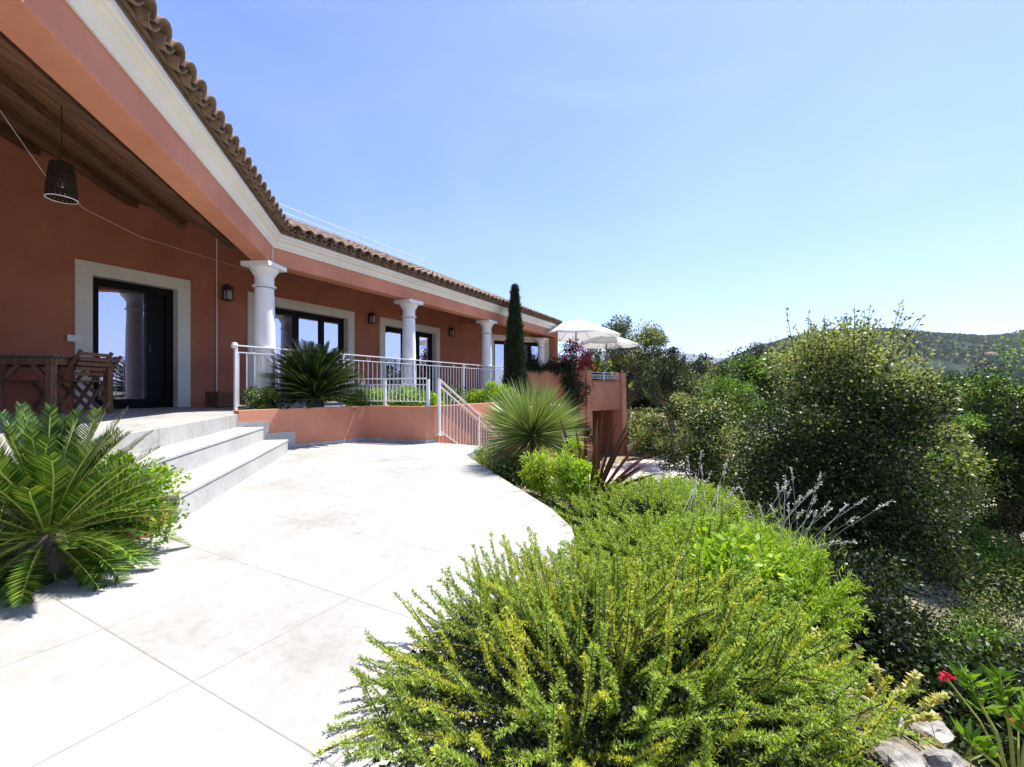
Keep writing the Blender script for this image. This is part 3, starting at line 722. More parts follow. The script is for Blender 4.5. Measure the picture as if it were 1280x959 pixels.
# ================================================================ FAR POOL TERRACE
T0 = (.2,16.55); T1 = (2.80,16.6); T2 = (4.72,18.35)
dT = (Vector(T2)-Vector(T1)).normalized(); nT = Vector((dT.y, -dT.x)); LT = (Vector(T2)-Vector(T1)).length
ft = thing('pool_terrace', 'pink rendered far terrace block with parapet and dark storage opening below', 'terrace', (2.8,16.6,-1.9))
w = MB(); w.prism([T0, T1, (T1[0], T1[1]+.25), (T0[0], T0[1]+.25)], -2.2, 1.54); w.build('parapet_wall', M['stucco_beam'], ft)
def TT(s_, off, z): v = Vector(T1)+dT*s_+nT*off; return (v.x, v.y, z)
def panel(sa, sb, za, zb, o0, o1, mat, nm, batter=0, parent=ft):
    w = MB(); lo = [TT(sa,o0+batter,za),TT(sb,o0+batter,za),TT(sb,o1,za),TT(sa,o1,za)]; hi = [TT(sa,o0,zb),TT(sb,o0,zb),TT(sb,o1,zb),TT(sa,o1,zb)]
    w.add(lo+hi, [(3,2,1,0),(4,5,6,7),(0,1,5,4),(1,2,6,5),(2,3,7,6),(3,0,4,7)]); return w.build(nm, mat, parent)
panel(.0, .30, -2.2, 1.545, .06, -.35, M['stucco_beam'], 'pier', .08)
panel(LT-.30, LT, -2.4, 1.5, .08, -.35, M['stucco_beam'], 'pier', .08)
panel(.302, LT-.302, -.02, 1.12, .0, -.3, M['stucco_beam'], 'upper_wall')
panel(.302, LT-.302, 1.122, 1.16, .05, -.33, M['pot'], 'coping')
panel(.302, LT-.302, -2.2, -.022, -1.9, -2.0, M['stucco'], 'recess_back')
panel(LT-.36, LT-.302, -2.2, -.022, -.352, -1.9, M['stucco'], 'recess_side'); panel(.302, .36, -2.2, -.022, -.352, -1.9, M['stucco'], 'recess_side')
w = MB(); B2 = Vector(T2)-nT*6; B1 = Vector((.2, 23)); w.prism([(T0[0],T0[1]+.26),(T1[0]-.1,T1[1]+.26),tuple(Vector(T1)+dT*.2-nT*.36),tuple(Vector(T2)-dT*.02-nT*.36),tuple(B2),tuple(B1)], .2, .53); w.build('floor', M['paving'], ft)
w = MB(); w.prism([tuple(Vector(T2)-nT*.36), tuple(B2), tuple(B2-dT*.25), tuple(Vector(T2)-nT*.36-dT*.25)], -2.4, .535); w.build('side_wall', M['stucco_beam'], ft)
a0 = Vector(T1)+dT*.32-nT*.1; a1 = Vector(T1)+dT*(LT-.32)-nT*.1
railing('terrace_railing', 'short white railing between two pink piers under the parasols', a0, a1, 1.16, .34, 20, [.02, (a1-a0).length/2, (a1-a0).length-.02], loops=False)

def parasol(x, y, Y, w_px, h_px, label, sides=8, rot=.2):
    top = at(x, y, Y); r = w_px/2/F*Y*1.04; hh = h_px/F*Y
    t = thing('parasol', label, 'parasol', (top.x, top.y, .53), 'parasols on the far terrace', rot); z = top.z-.53
    c = MB(); n = sides; rings = []
    for j in range(5):
        f_ = j/4
        for k in range(n*4):
            a = 2*math.pi*k/(n*4); seg = (k % 4)/4; chord = math.cos(math.pi/n)/math.cos((seg-.5)*2*math.pi/n)
            sagg = -.05*math.sin(seg*math.pi)*f_
            rr_ = r*f_*chord; rings.append((rr_*math.cos(a), rr_*math.sin(a), z - hh*f_**1.12 + sagg*(1-.2*f_)))
    fs = []
    for j in range(4):
        for k in range(n*4): a = j*n*4+k; b2 = j*n*4+(k+1) % (n*4); fs.append((a, a+n*4, b2+n*4, b2))
    c.add(rings, fs); co = c.build('canopy', M['fabric'], t, local=True, smooth=True)
    md = co.modifiers.new('thickness', 'SOLIDIFY'); md.thickness = .004
    w = MB(); w.tube([(0,0,.05),(0,0,z-.02)], .03, 10); w.build('pole', M['greymetal'], t, local=True, smooth=True)
    w = MB(); w.lathe([(.035,z-.38),(.06,z-.37),(.06,z-.31),(.035,z-.30)], (0,0,0), 10); w.build('hub', M['greymetal'], t, local=True)
    w = MB(); w.lathe([(.35,0),(.35,.04),(.08,.07),(.05,.25)], (0,0,0), 16); w.build('base', M['greymetal'], t, local=True)
    w = MB(); w.lathe([(.03,z-.01),(.04,z+.02),(.02,z+.05)], (0,0,0), 10); w.build('finial', M['fabric'], t, local=True)
    for k in range(n):
        a = 2*math.pi*k/n; w = MB(); w.tube([(0,0,z-.03),(r*.97*math.cos(a),r*.97*math.sin(a),z-hh*.97**1.12-.02)], .008, 4)
        w.tube([(.05*math.cos(a),.05*math.sin(a),z-.34),(r*.45*math.cos(a),r*.45*math.sin(a),z-hh*.45**1.12-.03)], .007, 4); w.build('rib', M['greymetal'], t, local=True)
M['greymetal'] = noisy('grey_metal', (.16,.15,.14), (.24,.23,.21), 6, .5, 0, spec=.5)
parasol(720, 398, 17.6, 110, 23, 'larger and higher white parasol, left of the two on the far terrace', 8, .25)
parasol(758, 417, 18.7, 80, 15, 'smaller lower white parasol, right of the two on the far terrace', 8, .1)

# ================================================================ TABLE AND CHAIRS ON THE PORCH
tb = thing('wooden_table', 'wooden garden table with weathered slatted top at the left of the porch', 'table', (-6.32,5.62,FL))
w = MB()
for k in range(9): w.box((-.0, -.40+k*.10, .735), (1.75,.085,.028))
w.build('tabletop', M['wood_top'], tb, local=True, bevel=.004)
w = MB()
for sy in (-.38,.38): w.box((0,sy,.675),(1.62,.03,.085))
for sx in (-.8,.8): w.box((sx,0,.675),(.03,.73,.085))
w.build('apron', M['wood'], tb, local=True)
for sx in (-.76,.16,.77):
    for sy in (-.37,.37):
        if sx == .16 and sy > 0: continue
        w = MB(); w.box((sx,sy,.315),(.075,.075,.63)); w.build('leg', M['wood'], tb, local=True, bevel=.005)
for (x0, x1) in ((.20,.38),(.73,.55),(-.72,-.5)):
    w = MB(); w.bar((x0,-.37,.44),(x1,-.37,.635),.03,.05); w.build('brace', M['wood'], tb, local=True)
def chair(x, y, rz, label):
    t = thing('folding_chair', label, 'chair', (x,y,FL), 'folding chairs at the porch table', rz)
    w = MB()
    for k in range(7): w.box((0,-.18+k*.06,.44),(.42,.045,.018))
    w.build('seat', M['wood'], t, local=True)
    w = MB()
    for k in range(5): w.box((0,.20+k*.022,.53+k*.062),(.42,.015,.045))
    w.build('backrest', M['wood'], t, local=True)
    for sx in (-.22,.22):
        w = MB(); w.bar((sx,-.24,0),(sx,.30,.82),.022,.04); w.build('rear_frame', M['wood'], t, local=True)
        w = MB(); w.bar((sx*.88,.24,0),(sx*.88,-.2,.43),.022,.04); w.build('leg', M['wood'], t, local=True)
chair(-6.1, 6.25, -.1, 'brown folding chair behind the porch table, its crossed legs showing under the top')
chair(-5.66, 5.62, -1.52, 'brown folding chair at the right end of the porch table, leaning back by the door')
chair(-6.9, 6.25, .1, 'brown folding chair behind the left end of the porch table, mostly in shadow')
# wooden trough by the wall
p = on_n(283, -8.3); t = thing('wooden_trough', 'low brown wooden box standing against the porch wall by the railing', 'box', (p[0],p[1],FL), None, -angB)
w = MB()
for z in (.06,.15,.24): 
    for sx in (-.2,.2): w.box((sx,0,z),(.025,.5,.082))
    for sy in (-.24,.24): w.box((0,sy,z),(.375,.02,.082))
w.build('boards', M['wood'], t, local=True, bevel=.003)
w = MB(); w.box((0,0,.15),(.37,.45,.2)); w.build('soil', M['soil'], t, local=True)

# ================================================================ PLANTS
def cycad(name, label, loc, nf, L, seed, mat, trunk=.25, spread=1.0, upmin=-.1, width=.012, pairs=46, lf=.17, elmin=-8, dr0=38, dr1=30, vee=.55, short=.12):
    rs = np.random.RandomState(seed); t = thing(name, label, 'cycad', loc)
    base, tip, side, wd = [], [], [], []; rb = MB()
    for i in range(nf):
        f_ = i/(nf-1); ph = i*2.39996 + rs.uniform(-.2,.2)
        el = R(82)*(1-f_)**.8 + R(elmin)*f_ + rs.uniform(-.12,.12); Li = L*(1-short*f_)*rs.uniform(.85,1.1)
        droop = R(dr0)+R(dr1)*f_ + rs.uniform(-.1,.25)
        N = 16; pts = [np.array([0,0,trunk])]; tw = rs.uniform(-.35,.35)
        for k in range(N):
            e = el - droop*(k/N)**1.6; a = ph + tw*(k/N)**2
            pts.append(pts[-1] + np.array([math.cos(a)*math.cos(e)*spread, math.sin(a)*math.cos(e)*spread, math.sin(e)])*Li/N)
        pts = np.array(pts); rb.tube([tuple(p) for p in pts[::3]], [.0042*(1-j/7)+.0014 for j in range(len(pts[::3]))], 5, cap=False)
        for k in range(pairs):
            u = .14+.86*(k/(pairs-1))**.95; x = u*N; j = min(int(x), N-1); p = pts[j]*(1-(x-j))+pts[j+1]*(x-j); tg = pts[j+1]-pts[j]; tg /= np.linalg.norm(tg)
            sd = np.cross(tg, [0,0,1.]); sd /= max(np.linalg.norm(sd), .05); sd /= np.linalg.norm(sd); up = np.cross(sd, tg)
            ll = lf*(math.sin(min(1, (u-.1)*1.9)*math.pi/2)**.6)*(1 if u < .7 else 1-.62*((u-.7)/.3)**1.5)*rs.uniform(.92,1.08)
            fw = .55+.55*u
            for sg in (-1, 1):
                dr = sd*sg + tg*(fw+.1) + up*vee + rs.normal(size=3)*.04; dr /= np.linalg.norm(dr)
                base.append(p); tip.append(p+dr*ll); s2 = np.cross(dr, up); side.append(s2/np.linalg.norm(s2)); wd.append(width*.5)
    blades_mesh('fronds', np.array(base), np.array(tip), np.array(side), np.array(wd), mat, parent=t, sag=.05, wprof=(.7, 1, .75, .05))
    rb.build('leaf_stalks', M['stalk'], t, local=True, smooth=True)
    w = MB(); w.lathe([(.10,-.1),(.13,0),(.14,trunk*.6),(.10,trunk),(.03,trunk+.05)], (0,0,0), 12); w.build('trunk', M['bark'], t, local=True, smooth=True)
    return t
M['stalk'] = noisy('leaf_stalk', (.30,.34,.06), (.42,.45,.10), 8, .5, 0)
cycad('sago_palm', 'large bright sago palm spilling over the patio in the left foreground', (-2.24, 2.10, .0), 135, .66, 5, CYC, .17, 1.0, width=.0062, pairs=54, lf=.082, elmin=-48, dr0=8, dr1=44, short=.28)
cycad('sago_palm', 'dark sago palm in the angular raised planter before the first column', (-3.26,7.22,.53), 250, .96, 9, CYCD, .16, 1.0, width=.011, pairs=46, lf=.115, elmin=4, dr0=24, dr1=10)

# rosemary and needle shrubs
def rosemary(name, label, loc, rad, h, nst, seed, mats=None, ymix=.15, needle=.02, nper=120, cat='shrub', upright=.5, stem=(.3,.6), squash=(1,1), nw=.0017):
    rs = np.random.RandomState(seed); t = thing(name, label, cat, loc); C, D, MI = [], [], []; tb_ = MB()
    for i in range(nst):
        ph = rs.uniform(0, 2*math.pi); rr_ = rad*math.sqrt(rs.uniform(0, 1))*.86
        x0, y0 = rr_*math.cos(ph)*squash[0], rr_*math.sin(ph)*squash[1]; f_ = rr_/rad
        zt = h*(1-f_**2.2)*rs.uniform(.72,1.08)*(1+.8*mnoise.noise(Vector((x0*2.6+seed, y0*2.6, 0))))
        L = rs.uniform(*stem); out = np.array([math.cos(ph), math.sin(ph), 0]); e0 = R(78)*(1-f_*.75)*upright*1.6; e0 = min(e0, R(80))
        a = ph*1.0 + rs.uniform(-.5,.5); N = 9; end = np.array([x0, y0, max(zt, .05)])
        e = e0 + rs.uniform(-.3,.3); pts = [end*0]; curl = rs.uniform(-.3, 1.3)
        for k in range(N):
            ee = e - curl*(k/N)*.9 + (.5 if k > N*.6 else 0)*rs.rand(); aa = a + .5*math.sin(k/N*2+seed+i)
            pts.append(pts[-1] + np.array([math.cos(aa)*math.cos(ee), math.sin(aa)*math.cos(ee), math.sin(ee)])*L/N)
        pts = np.array(pts); pts += end - pts[N//2+1]
        pts[:, 2] = np.maximum(pts[:, 2], .012 + .02*rs.rand())
        tb_.tube([tuple(p) for p in pts[::3]], [.0028,.0024,.002,.001], 4, cap=False)
        u = np.sort(rs.rand(nper)**.75)*N*.999; j = u.astype(int); fr = (u-j)[:, None]; p = pts[j]*(1-fr)+pts[j+1]*fr; tg = unit(pts[j+1]-pts[j])
        rd = unit(np.cross(tg, rs.normal(size=(nper, 3)))); C.append(p); D.append(unit(rd + tg*rs.uniform(.35,1.1,(nper, 1)))); MI.append(np.full(nper, 1 if rs.rand() < ymix*(1+1.6*mnoise.noise(Vector((x0*1.7, y0*1.7, seed)))) else 0))
    k = int(60000*rad*rad/.5); q = np.sqrt(rs.rand(k))*rad*.95; qa = rs.uniform(0, 2*math.pi, k)           # inner needles, coloured dark to paint the shade inside the mound
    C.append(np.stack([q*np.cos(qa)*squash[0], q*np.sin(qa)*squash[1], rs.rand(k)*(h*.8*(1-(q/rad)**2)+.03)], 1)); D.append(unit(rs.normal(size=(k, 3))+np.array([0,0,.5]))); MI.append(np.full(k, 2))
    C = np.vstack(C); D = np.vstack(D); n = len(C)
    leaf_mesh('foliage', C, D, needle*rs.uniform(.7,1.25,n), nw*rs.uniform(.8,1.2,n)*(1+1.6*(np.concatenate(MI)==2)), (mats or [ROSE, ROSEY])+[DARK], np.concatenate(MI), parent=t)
    tb_.build('stems', M['bark'], t, local=True)
    return t
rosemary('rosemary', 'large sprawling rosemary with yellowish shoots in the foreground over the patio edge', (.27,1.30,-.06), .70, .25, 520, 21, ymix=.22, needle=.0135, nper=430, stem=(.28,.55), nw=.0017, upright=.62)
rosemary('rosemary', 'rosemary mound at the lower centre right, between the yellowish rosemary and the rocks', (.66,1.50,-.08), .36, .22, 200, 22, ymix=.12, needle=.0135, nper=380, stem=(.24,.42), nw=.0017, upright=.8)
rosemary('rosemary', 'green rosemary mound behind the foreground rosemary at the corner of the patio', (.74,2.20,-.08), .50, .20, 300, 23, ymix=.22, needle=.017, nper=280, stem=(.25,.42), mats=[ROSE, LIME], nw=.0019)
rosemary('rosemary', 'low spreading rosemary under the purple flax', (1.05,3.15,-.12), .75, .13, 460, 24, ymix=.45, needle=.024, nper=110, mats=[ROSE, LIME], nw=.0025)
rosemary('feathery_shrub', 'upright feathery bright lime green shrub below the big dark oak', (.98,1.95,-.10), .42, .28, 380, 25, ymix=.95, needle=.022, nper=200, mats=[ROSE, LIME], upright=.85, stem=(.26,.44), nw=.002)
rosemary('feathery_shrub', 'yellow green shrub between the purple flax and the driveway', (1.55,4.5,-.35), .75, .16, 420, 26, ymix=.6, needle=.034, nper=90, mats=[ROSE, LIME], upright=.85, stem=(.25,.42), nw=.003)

def bush(name, label, loc, rx, rz, nleaf, mats, leaf, seed, cat='shrub', ncl=40, sig=.1, mixmi=None, ry=None, group=None, shell=.5):
    return tree(name, label, cat, loc, rx, ry or rx, rz, rz*.85, ncl, nleaf, leaf, mats, .012+.01*rx, .12, seed, sig, group, shell, .25, mixmi, trunk_name='stem', minz=.02, crown='foliage')
bush('leafy_shrub', 'small broad leaved bright green plant inside the foreground rosemary', (.83,1.66,.10), .12, .13, 520, LIME, (.045,.009), 31, ncl=22, sig=.05)
bush('leafy_shrub', 'fresh green leafy shrub at the steps beside the foreground sago palm', (*MA(-1.46, 2.92), .0), .26, .26, 6200, [GREEN, LIME], (.028,.008), 32, ncl=45, sig=.07, mixmi=.25)
bush('lime_bush', 'lime green rounded bush at the patio edge, right one of the pair by the yucca', (.50,3.75,-.14), .20, .30, 5200, LIME, (.032,.006), 33, ncl=50, sig=.06)
bush('lime_bush', 'smaller lime green bush at the patio edge, tucked under the yucca', (.28,4.10,-.14), .16, .25, 3600, LIME, (.032,.006), 34, ncl=36, sig=.06)
bush('leafy_shrub', 'low green leafy planting behind the low planter railing', (-1.95,7.75,.53), .62, .17, 8000, [GREEN, LIME], (.04,.012), 35, ncl=60, sig=.09, mixmi=.45, ry=.3)
bush('leafy_shrub', 'green leafy plant at the right foot of the dark sago palm', (-2.55,7.55,.53), .26, .16, 2600, [GREEN, LIME], (.04,.012), 36, ncl=26, sig=.08, mixmi=.3)
bush('leafy_shrub', 'dark small leaved ground plant at the left foot of the dark sago palm', (-3.66,6.45,.53), .26, .20, 4000, [OAK, GREEN], (.03,.010), 37, ncl=36, sig=.07, mixmi=.2)
bush('leafy_shrub', 'bright green leafy shrub in front of the gallery railing right of the second column', (*NB(-6.15, 10.25), .25), .85, .36, 12000, [GREEN, LIME], (.055,.016), 38, ncl=80, sig=.12, mixmi=.5, ry=.5)
bush('leafy_shrub', 'green shrub seen through the sloping stair handrail', (*NB(-5.95, 7.9), .1), .55, .45, 6000, [GREEN, OAK], (.05,.014), 39, ncl=50, sig=.12, mixmi=.4)
bush('purple_plant', 'low purplish leafy plant in front of the gallery near the cypress', (*NB(-5.75, 12.3), .28), .55, .2, 2800, [PURP, OAK], (.07,.022), 40, ncl=36, sig=.1, mixmi=.25)
bush('leafy_shrub', 'dry yellow green ground plant at the far corner of the patio under the yucca', (-.12,5.55,-.16), .42, .14, 5200, [OAK2, GREEN], (.035,.008), 41, ncl=50, sig=.08, mixmi=.4)
bush('leafy_shrub', 'dark low plant on the patio edge between the yucca and the lime bushes', (.12,4.62,-.16), .30, .15, 4200, [OAK, GREEN], (.03,.008), 42, ncl=40, sig=.07, mixmi=.3)

# yucca
def yucca(loc, n, L, seed):
    rs = np.random.RandomState(seed); t = thing('yucca', 'spherical spiky blue green yucca at the patio edge', 'yucca', loc)
    d = rs.normal(size=(n, 3)); d = unit(d); d[:, 2] = np.where(d[:, 2] < -.55, -d[:, 2]*.5, d[:, 2]); d = unit(d)
    c = np.array([0, 0, .50]); b_ = c + d*.045; LL = L*rs.uniform(.84,1.07,(n, 1))*(1+.06*d[:, 2:3]); tip_ = c + d*LL
    blades_mesh('leaves', b_, tip_, unit(np.cross(d, rs.normal(size=(n, 3)))), .0062, [YUC, DRY], (d[:, 2] < -.30).astype(int), parent=t, sag=.02, wprof=(.55, 1, .8, .03))
    w = MB(); w.lathe([(.10,-.15),(.09,.3),(.07,.5),(.03,.56)], (0,0,0), 12); w.build('trunk', M['bark'], t, local=True, smooth=True)
yucca((.235,5.05,-.16), 1350, .69, 3)
# purple flax
def flax(loc, n, seed):
    rs = np.random.RandomState(seed); t = thing('purple_flax', 'spiky purple brown flax with long sword leaves beside the yucca', 'plant', loc)
    B, T, S, Wd = [], [], [], []
    for i in range(n):
        ph = rs.uniform(0, 2*math.pi); e = R(rs.uniform(28, 86)); L = rs.uniform(.55,.98)
        d = np.array([math.cos(ph)*math.cos(e), math.sin(ph)*math.cos(e), math.sin(e)]); b_ = np.array([math.cos(ph)*.05, math.sin(ph)*.05, 0]); B.append(b_); T.append(b_+d*L)
        s_ = np.cross(d, [0,0,1]); s_ = s_/np.linalg.norm(s_) + rs.normal(size=3)*.5; S.append(s_/np.linalg.norm(s_)); Wd.append(rs.uniform(.018,.032))
    blades_mesh('leaves', np.array(B), np.array(T), np.array(S), np.array(Wd), FLAX, parent=t, sag=.22, wprof=(.8, 1, 1, .85, .5, .02))
flax((.72,4.02,-.15), 40, 8)

# cypress
def cypress(loc, h, r, seed):
    rs = np.random.RandomState(seed); t = thing('cypress', 'tall slender dark green cypress in front of the far end of the gallery', 'cypress', loc)
    n = 26000; z = rs.rand(n)**.9*h; f_ = z/h; rad = r*np.clip(np.minimum(.75+f_*1.2, 1.0)*(1-f_**2.2)**.95, 0, 1)
    ph = rs.uniform(0, 2*math.pi, n); lump = np.array([1+.38*mnoise.noise(Vector((math.cos(a)*1.8, math.sin(a)*1.8, q*1.6)))+.2*mnoise.noise(Vector((math.cos(a)*5, math.sin(a)*5, q*5))) for a, q in zip(ph, z)])
    rr_ = rad*lump*(rs.rand(n)**.28)*np.where(rs.rand(n) < .06, 1.22, 1); C = np.stack([rr_*np.cos(ph), rr_*np.sin(ph), z], 1)
    D = unit(np.stack([np.cos(ph)*.45, np.sin(ph)*.45, np.ones(n)], 1) + rs.normal(size=(n, 3))*.42)
    leaf_mesh('crown', C, D, .16*rs.uniform(.5,1.3,n), .016, CYPR, parent=t)
    w = MB(); w.tube([(0,0,-.2),(0,0,h*.9)], [.09,.02], 8); w.build('trunk', M['bark'], t, local=True)
pc = at(643.5, 500, 13.3); gz = -.6
cypress((pc.x, pc.y, gz), at(643, 361, 13.3).z-gz, .31, 2)

# bougainvillea on the terrace corner
def vine():
    p0 = Vector((2.25,16.45,-1.3)); t = thing('bougainvillea', 'dark bougainvillea with magenta flowers climbing the far terrace corner', 'climber', p0); rs = np.random.RandomState(5)
    w = MB(); tips = []
    for k in range(11):
        e = Vector((rs.uniform(-.5,.65), rs.uniform(-.25,.1), rs.uniform(2.2,3.9))); m1 = Vector((rs.uniform(-.12,.12), -.05, 1.1)); m2 = e*.65+Vector((0,-.1,.2)); w.tube([(0,0,0), m1, m2, e], [.04,.03,.02,.008], 6); tips += [m2, e, (m2+e)/2]
    w.build('stems', M['bark'], t, local=True)
    cl = [np.array(v) for v in tips] + [np.array([rs.uniform(-.16,.16), -.12, rs.uniform(.2,2.4)]) for _ in range(14)] + [np.array([rs.uniform(-.2,.7), rs.uniform(-.2,.0), rs.uniform(.2,.9)]) for _ in range(10)] + [np.array([rs.uniform(-1.3,.9), .12, rs.uniform(2.75,3.1)]) for _ in range(9)]
    C = np.vstack([c+rs.normal(size=(70,3))*.10 for c in cl]); leaf_mesh('foliage', C, rnd_dirs(len(C)), .08, .026, [DARK], parent=t)
    fl = [np.array(v) for v in ((-.05,-.15,3.55),(-.25,-.1,3.35),(.28,-.2,3.6),(.45,-.1,3.3),(.18,-.2,3.2),(.62,-.1,3.45),(.0,-.15,3.85),(.35,-.1,3.0),(.7,-.1,3.1))]
    C = np.vstack([c+rs.normal(size=(120,3))*.10 for c in fl]); leaf_mesh('flowers', C, rnd_dirs(len(C)), .065, .028, [BOUG], parent=t)
vine()
# trailing hedge along the parapet
t = thing('parapet_hedge', 'low dark trailing hedge on top of the far terrace parapet', 'hedge', (1.2,16.75,1.54)); rs = np.random.RandomState(11)
C = np.stack([rs.uniform(-.95,1.2,4200), rs.normal(0,.14,4200), np.abs(rs.normal(0,.13,4200))-.05], 1); C[:, 2] *= 1+.9*np.sin(C[:, 0]*5)**2
leaf_mesh('foliage', C, rnd_dirs(len(C)), .08, .026, [DARK, GREEN], (rs.rand(4200) < .12).astype(int), parent=t)
w = MB(); w.tube([(-.9,0,.03),(0,.03,.06),(1.1,0,.04)], .012, 5); w.build('stem', M['bark'], t, local=True)

# trees
def G(x, y): return ground_z(x, y)
bo = at(1052, 600, 4.3)
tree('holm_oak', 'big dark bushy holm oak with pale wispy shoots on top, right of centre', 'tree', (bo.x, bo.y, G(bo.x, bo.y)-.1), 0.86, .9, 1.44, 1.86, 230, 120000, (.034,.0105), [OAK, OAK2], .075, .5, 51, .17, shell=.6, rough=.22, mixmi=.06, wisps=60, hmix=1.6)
b2 = at(1000, 600, 3.6)
tree('holm_oak', 'dark low undergrowth oak in front of the trunk of the big dark oak', 'tree', (b2.x+.35, b2.y, G(b2.x+.35, b2.y)-.15), .75, .6, .55, .55, 90, 26000, (.028,.008), [OAK, DARK], .03, .3, 52, .15, mixmi=.5)
b3 = at(882, 600, 6.2)
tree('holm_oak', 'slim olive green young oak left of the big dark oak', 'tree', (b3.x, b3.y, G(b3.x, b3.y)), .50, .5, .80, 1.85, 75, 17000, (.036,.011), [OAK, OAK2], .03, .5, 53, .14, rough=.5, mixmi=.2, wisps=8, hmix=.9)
b3 = at(940, 600, 6.6)
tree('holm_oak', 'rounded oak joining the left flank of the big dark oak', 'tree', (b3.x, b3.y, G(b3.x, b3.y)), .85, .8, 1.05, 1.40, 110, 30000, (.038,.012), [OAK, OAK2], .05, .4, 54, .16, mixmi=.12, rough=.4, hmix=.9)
b4 = at(1262, 600, 6.4)
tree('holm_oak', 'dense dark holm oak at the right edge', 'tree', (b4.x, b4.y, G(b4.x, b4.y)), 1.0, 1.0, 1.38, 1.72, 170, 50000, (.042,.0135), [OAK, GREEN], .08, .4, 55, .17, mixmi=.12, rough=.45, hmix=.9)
b5 = at(1172, 600, 6.2)
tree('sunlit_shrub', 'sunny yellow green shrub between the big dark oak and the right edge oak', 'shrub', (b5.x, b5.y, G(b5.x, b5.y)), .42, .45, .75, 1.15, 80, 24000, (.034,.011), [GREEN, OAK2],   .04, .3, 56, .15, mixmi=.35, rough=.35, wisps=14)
b6 = at(1228, 640, 5.9)
tree('rounded_bush', 'rounded bright green bush on the slope at the right edge', 'shrub', (b6.x, b6.y, G(b6.x, b6.y)), .55, .5, .42, .32, 90, 22000, (.04,.012), [GREEN, OAK2], .03, .2, 57, .15, mixmi=.3, minz=.02)
b7 = at(1190, 800, 2.9)
tree('bank_shrub', 'small leaved shrub on the shaded bank at the lower right', 'shrub', (b7.x, b7.y, G(b7.x, b7.y)), .5, .5, .55, .6, 90, 22000, (.022,.0065), [OAK, GREEN], .02, .2, 58, .13, mixmi=.35, minz=.02)
b8 = at(1270, 780, 3.4)
tree('bank_shrub', 'grey green shrub on the bank at the right edge above the red flowers', 'shrub', (b8.x, b8.y, G(b8.x, b8.y)), .55, .5, .6, .55, 80, 20000, (.024,.007), [OAK, OAK2], .02, .2, 59, .13, mixmi=.4, minz=.02)
for k, (x_, y_, rx_, rz_, lab) in enumerate(((1.75,2.35,.50,.42,'dark shaded shrub on the bank directly behind the rocks'),(2.35,3.0,.60,.55,'dark shrub in the hollow at the foot of the big dark oak'),(1.95,1.75,.42,.34,'dark low shrub on the bank behind the oleander'),(2.9,2.6,.6,.6,'shrub with small shiny leaves on the bank, left of the grey green shrub'),(1.72,3.1,.45,.5,'dark shrub on the bank behind the lavender stalks'))):
    tree('bank_shrub', lab, 'shrub', (x_, y_, G(x_, y_)-.05), rx_, rx_*.9, rz_, rz_*.8, 70, 17000, (.026,.008), [DARK, OAK], .02, .2, 120+k, .12, mixmi=.4, minz=.02, rough=.35)  # shrubs in dark leaf colours, added to deepen the oak's shadow here
b9 = at(846, 500, 14.5)
tree('holm_oak', 'open crowned dark oak right of the parasols with bare limbs showing', 'tree', (b9.x, b9.y+.6, -1.95), 1.15, 1.1, 1.25, 3.15, 60, 8000, (.075,.024), [DARK, OAK], .12, .55, 61, .20, mixmi=.4, rough=.45, shell=.5)
b10 = at(785, 430, 21.5)
tree('holm_oak', 'spreading oak rising behind the two white parasols', 'tree', (b10.x, b10.y, -2.2), 1.95, 1.9, 1.25, 5.0, 75, 13000, (.10,.032), [OAK, OAK2], .2, .5, 62, .28, mixmi=.25, rough=.4, shell=.5)
for k, (x, Y, h, lab) in enumerate(((806, 18.5, 1.1, 'yellow green bush right of the pink terrace pier'), (826, 16.8, .9, 'sunny bush on the bank beyond the driveway, below the open crowned oak'), (858, 17.5, 1.2, 'leafy bush beyond the driveway, right of the open crowned oak'))):
    p = at(x, 560, Y); tree('bank_bush', lab, 'shrub', (p.x, p.y, -2.0), 1.0, .9, h, h*.9, 60, 7000, (.085,.028), [OAK2, OAK] if k != 2 else [OAK, OAK2], .04, .2, 70+k, .25, mixmi=.3, minz=.05, rough=.35)
# background trees, copies of four kinds
kinds = [tree('background_oak', 'round olive green tree among those beyond the driveway', 'tree', (10.5,22,-2.1), 1.9, 1.8, 1.7, 2.6, 80, 12000, (.12,.04), [OAK, OAK2], .12, .35, 81, .4, 'trees beyond the driveway', mixmi=.45, rough=.35),
         tree('background_oak', 'dark green tree among those beyond the driveway', 'tree', (11,20,-2.1), 1.7, 1.7, 2.0, 2.9, 80, 12000, (.12,.04), [OAK, GREEN], .12, .35, 82, .4, 'trees beyond the driveway', mixmi=.35, rough=.4),
         tree('background_oak', 'bright fresh green tree among those beyond the driveway', 'tree', (14.5,17,-2.1), 1.9, 1.8, 1.6, 2.3, 80, 12000, (.11,.036), [GREEN, OAK2], .12, .35, 83, .4, 'trees beyond the driveway', mixmi=.35, rough=.35)]
spots = [(13.5,26,2,1.1),(12.2,24,2,.9),(13,27,0,1.1),(15.5,30,1,1.15),(9.5,19.5,2,.75),(12.6,16.2,0,.8),(18,24,2,1.2),(17.6,18,0,1.0),(20.5,21.5,1,1.1),(22,27,2,1.25),(24,32,0,1.4),(14.5,36,1,1.35),(19,38,2,1.5),(28,38,0,1.5),(11.5,12.4,1,.8),(15,12.5,2,.9),(18,14,1,1.0),(26,25,1,1.2),(30,30,2,1.4),(34,42,0,1.7),(24,44,2,1.6),(17,50,1,1.7),(29,50,0,1.8),(38,48,1,1.8)]
for i, (x, y, k, s_) in enumerate(spots):
    o = copy_tree(kinds[k]); s_ *= .66; o.location = (x, y, G(x, y)-.1); o.scale = (s_, s_, s_); o.rotation_euler.z = i*1.7
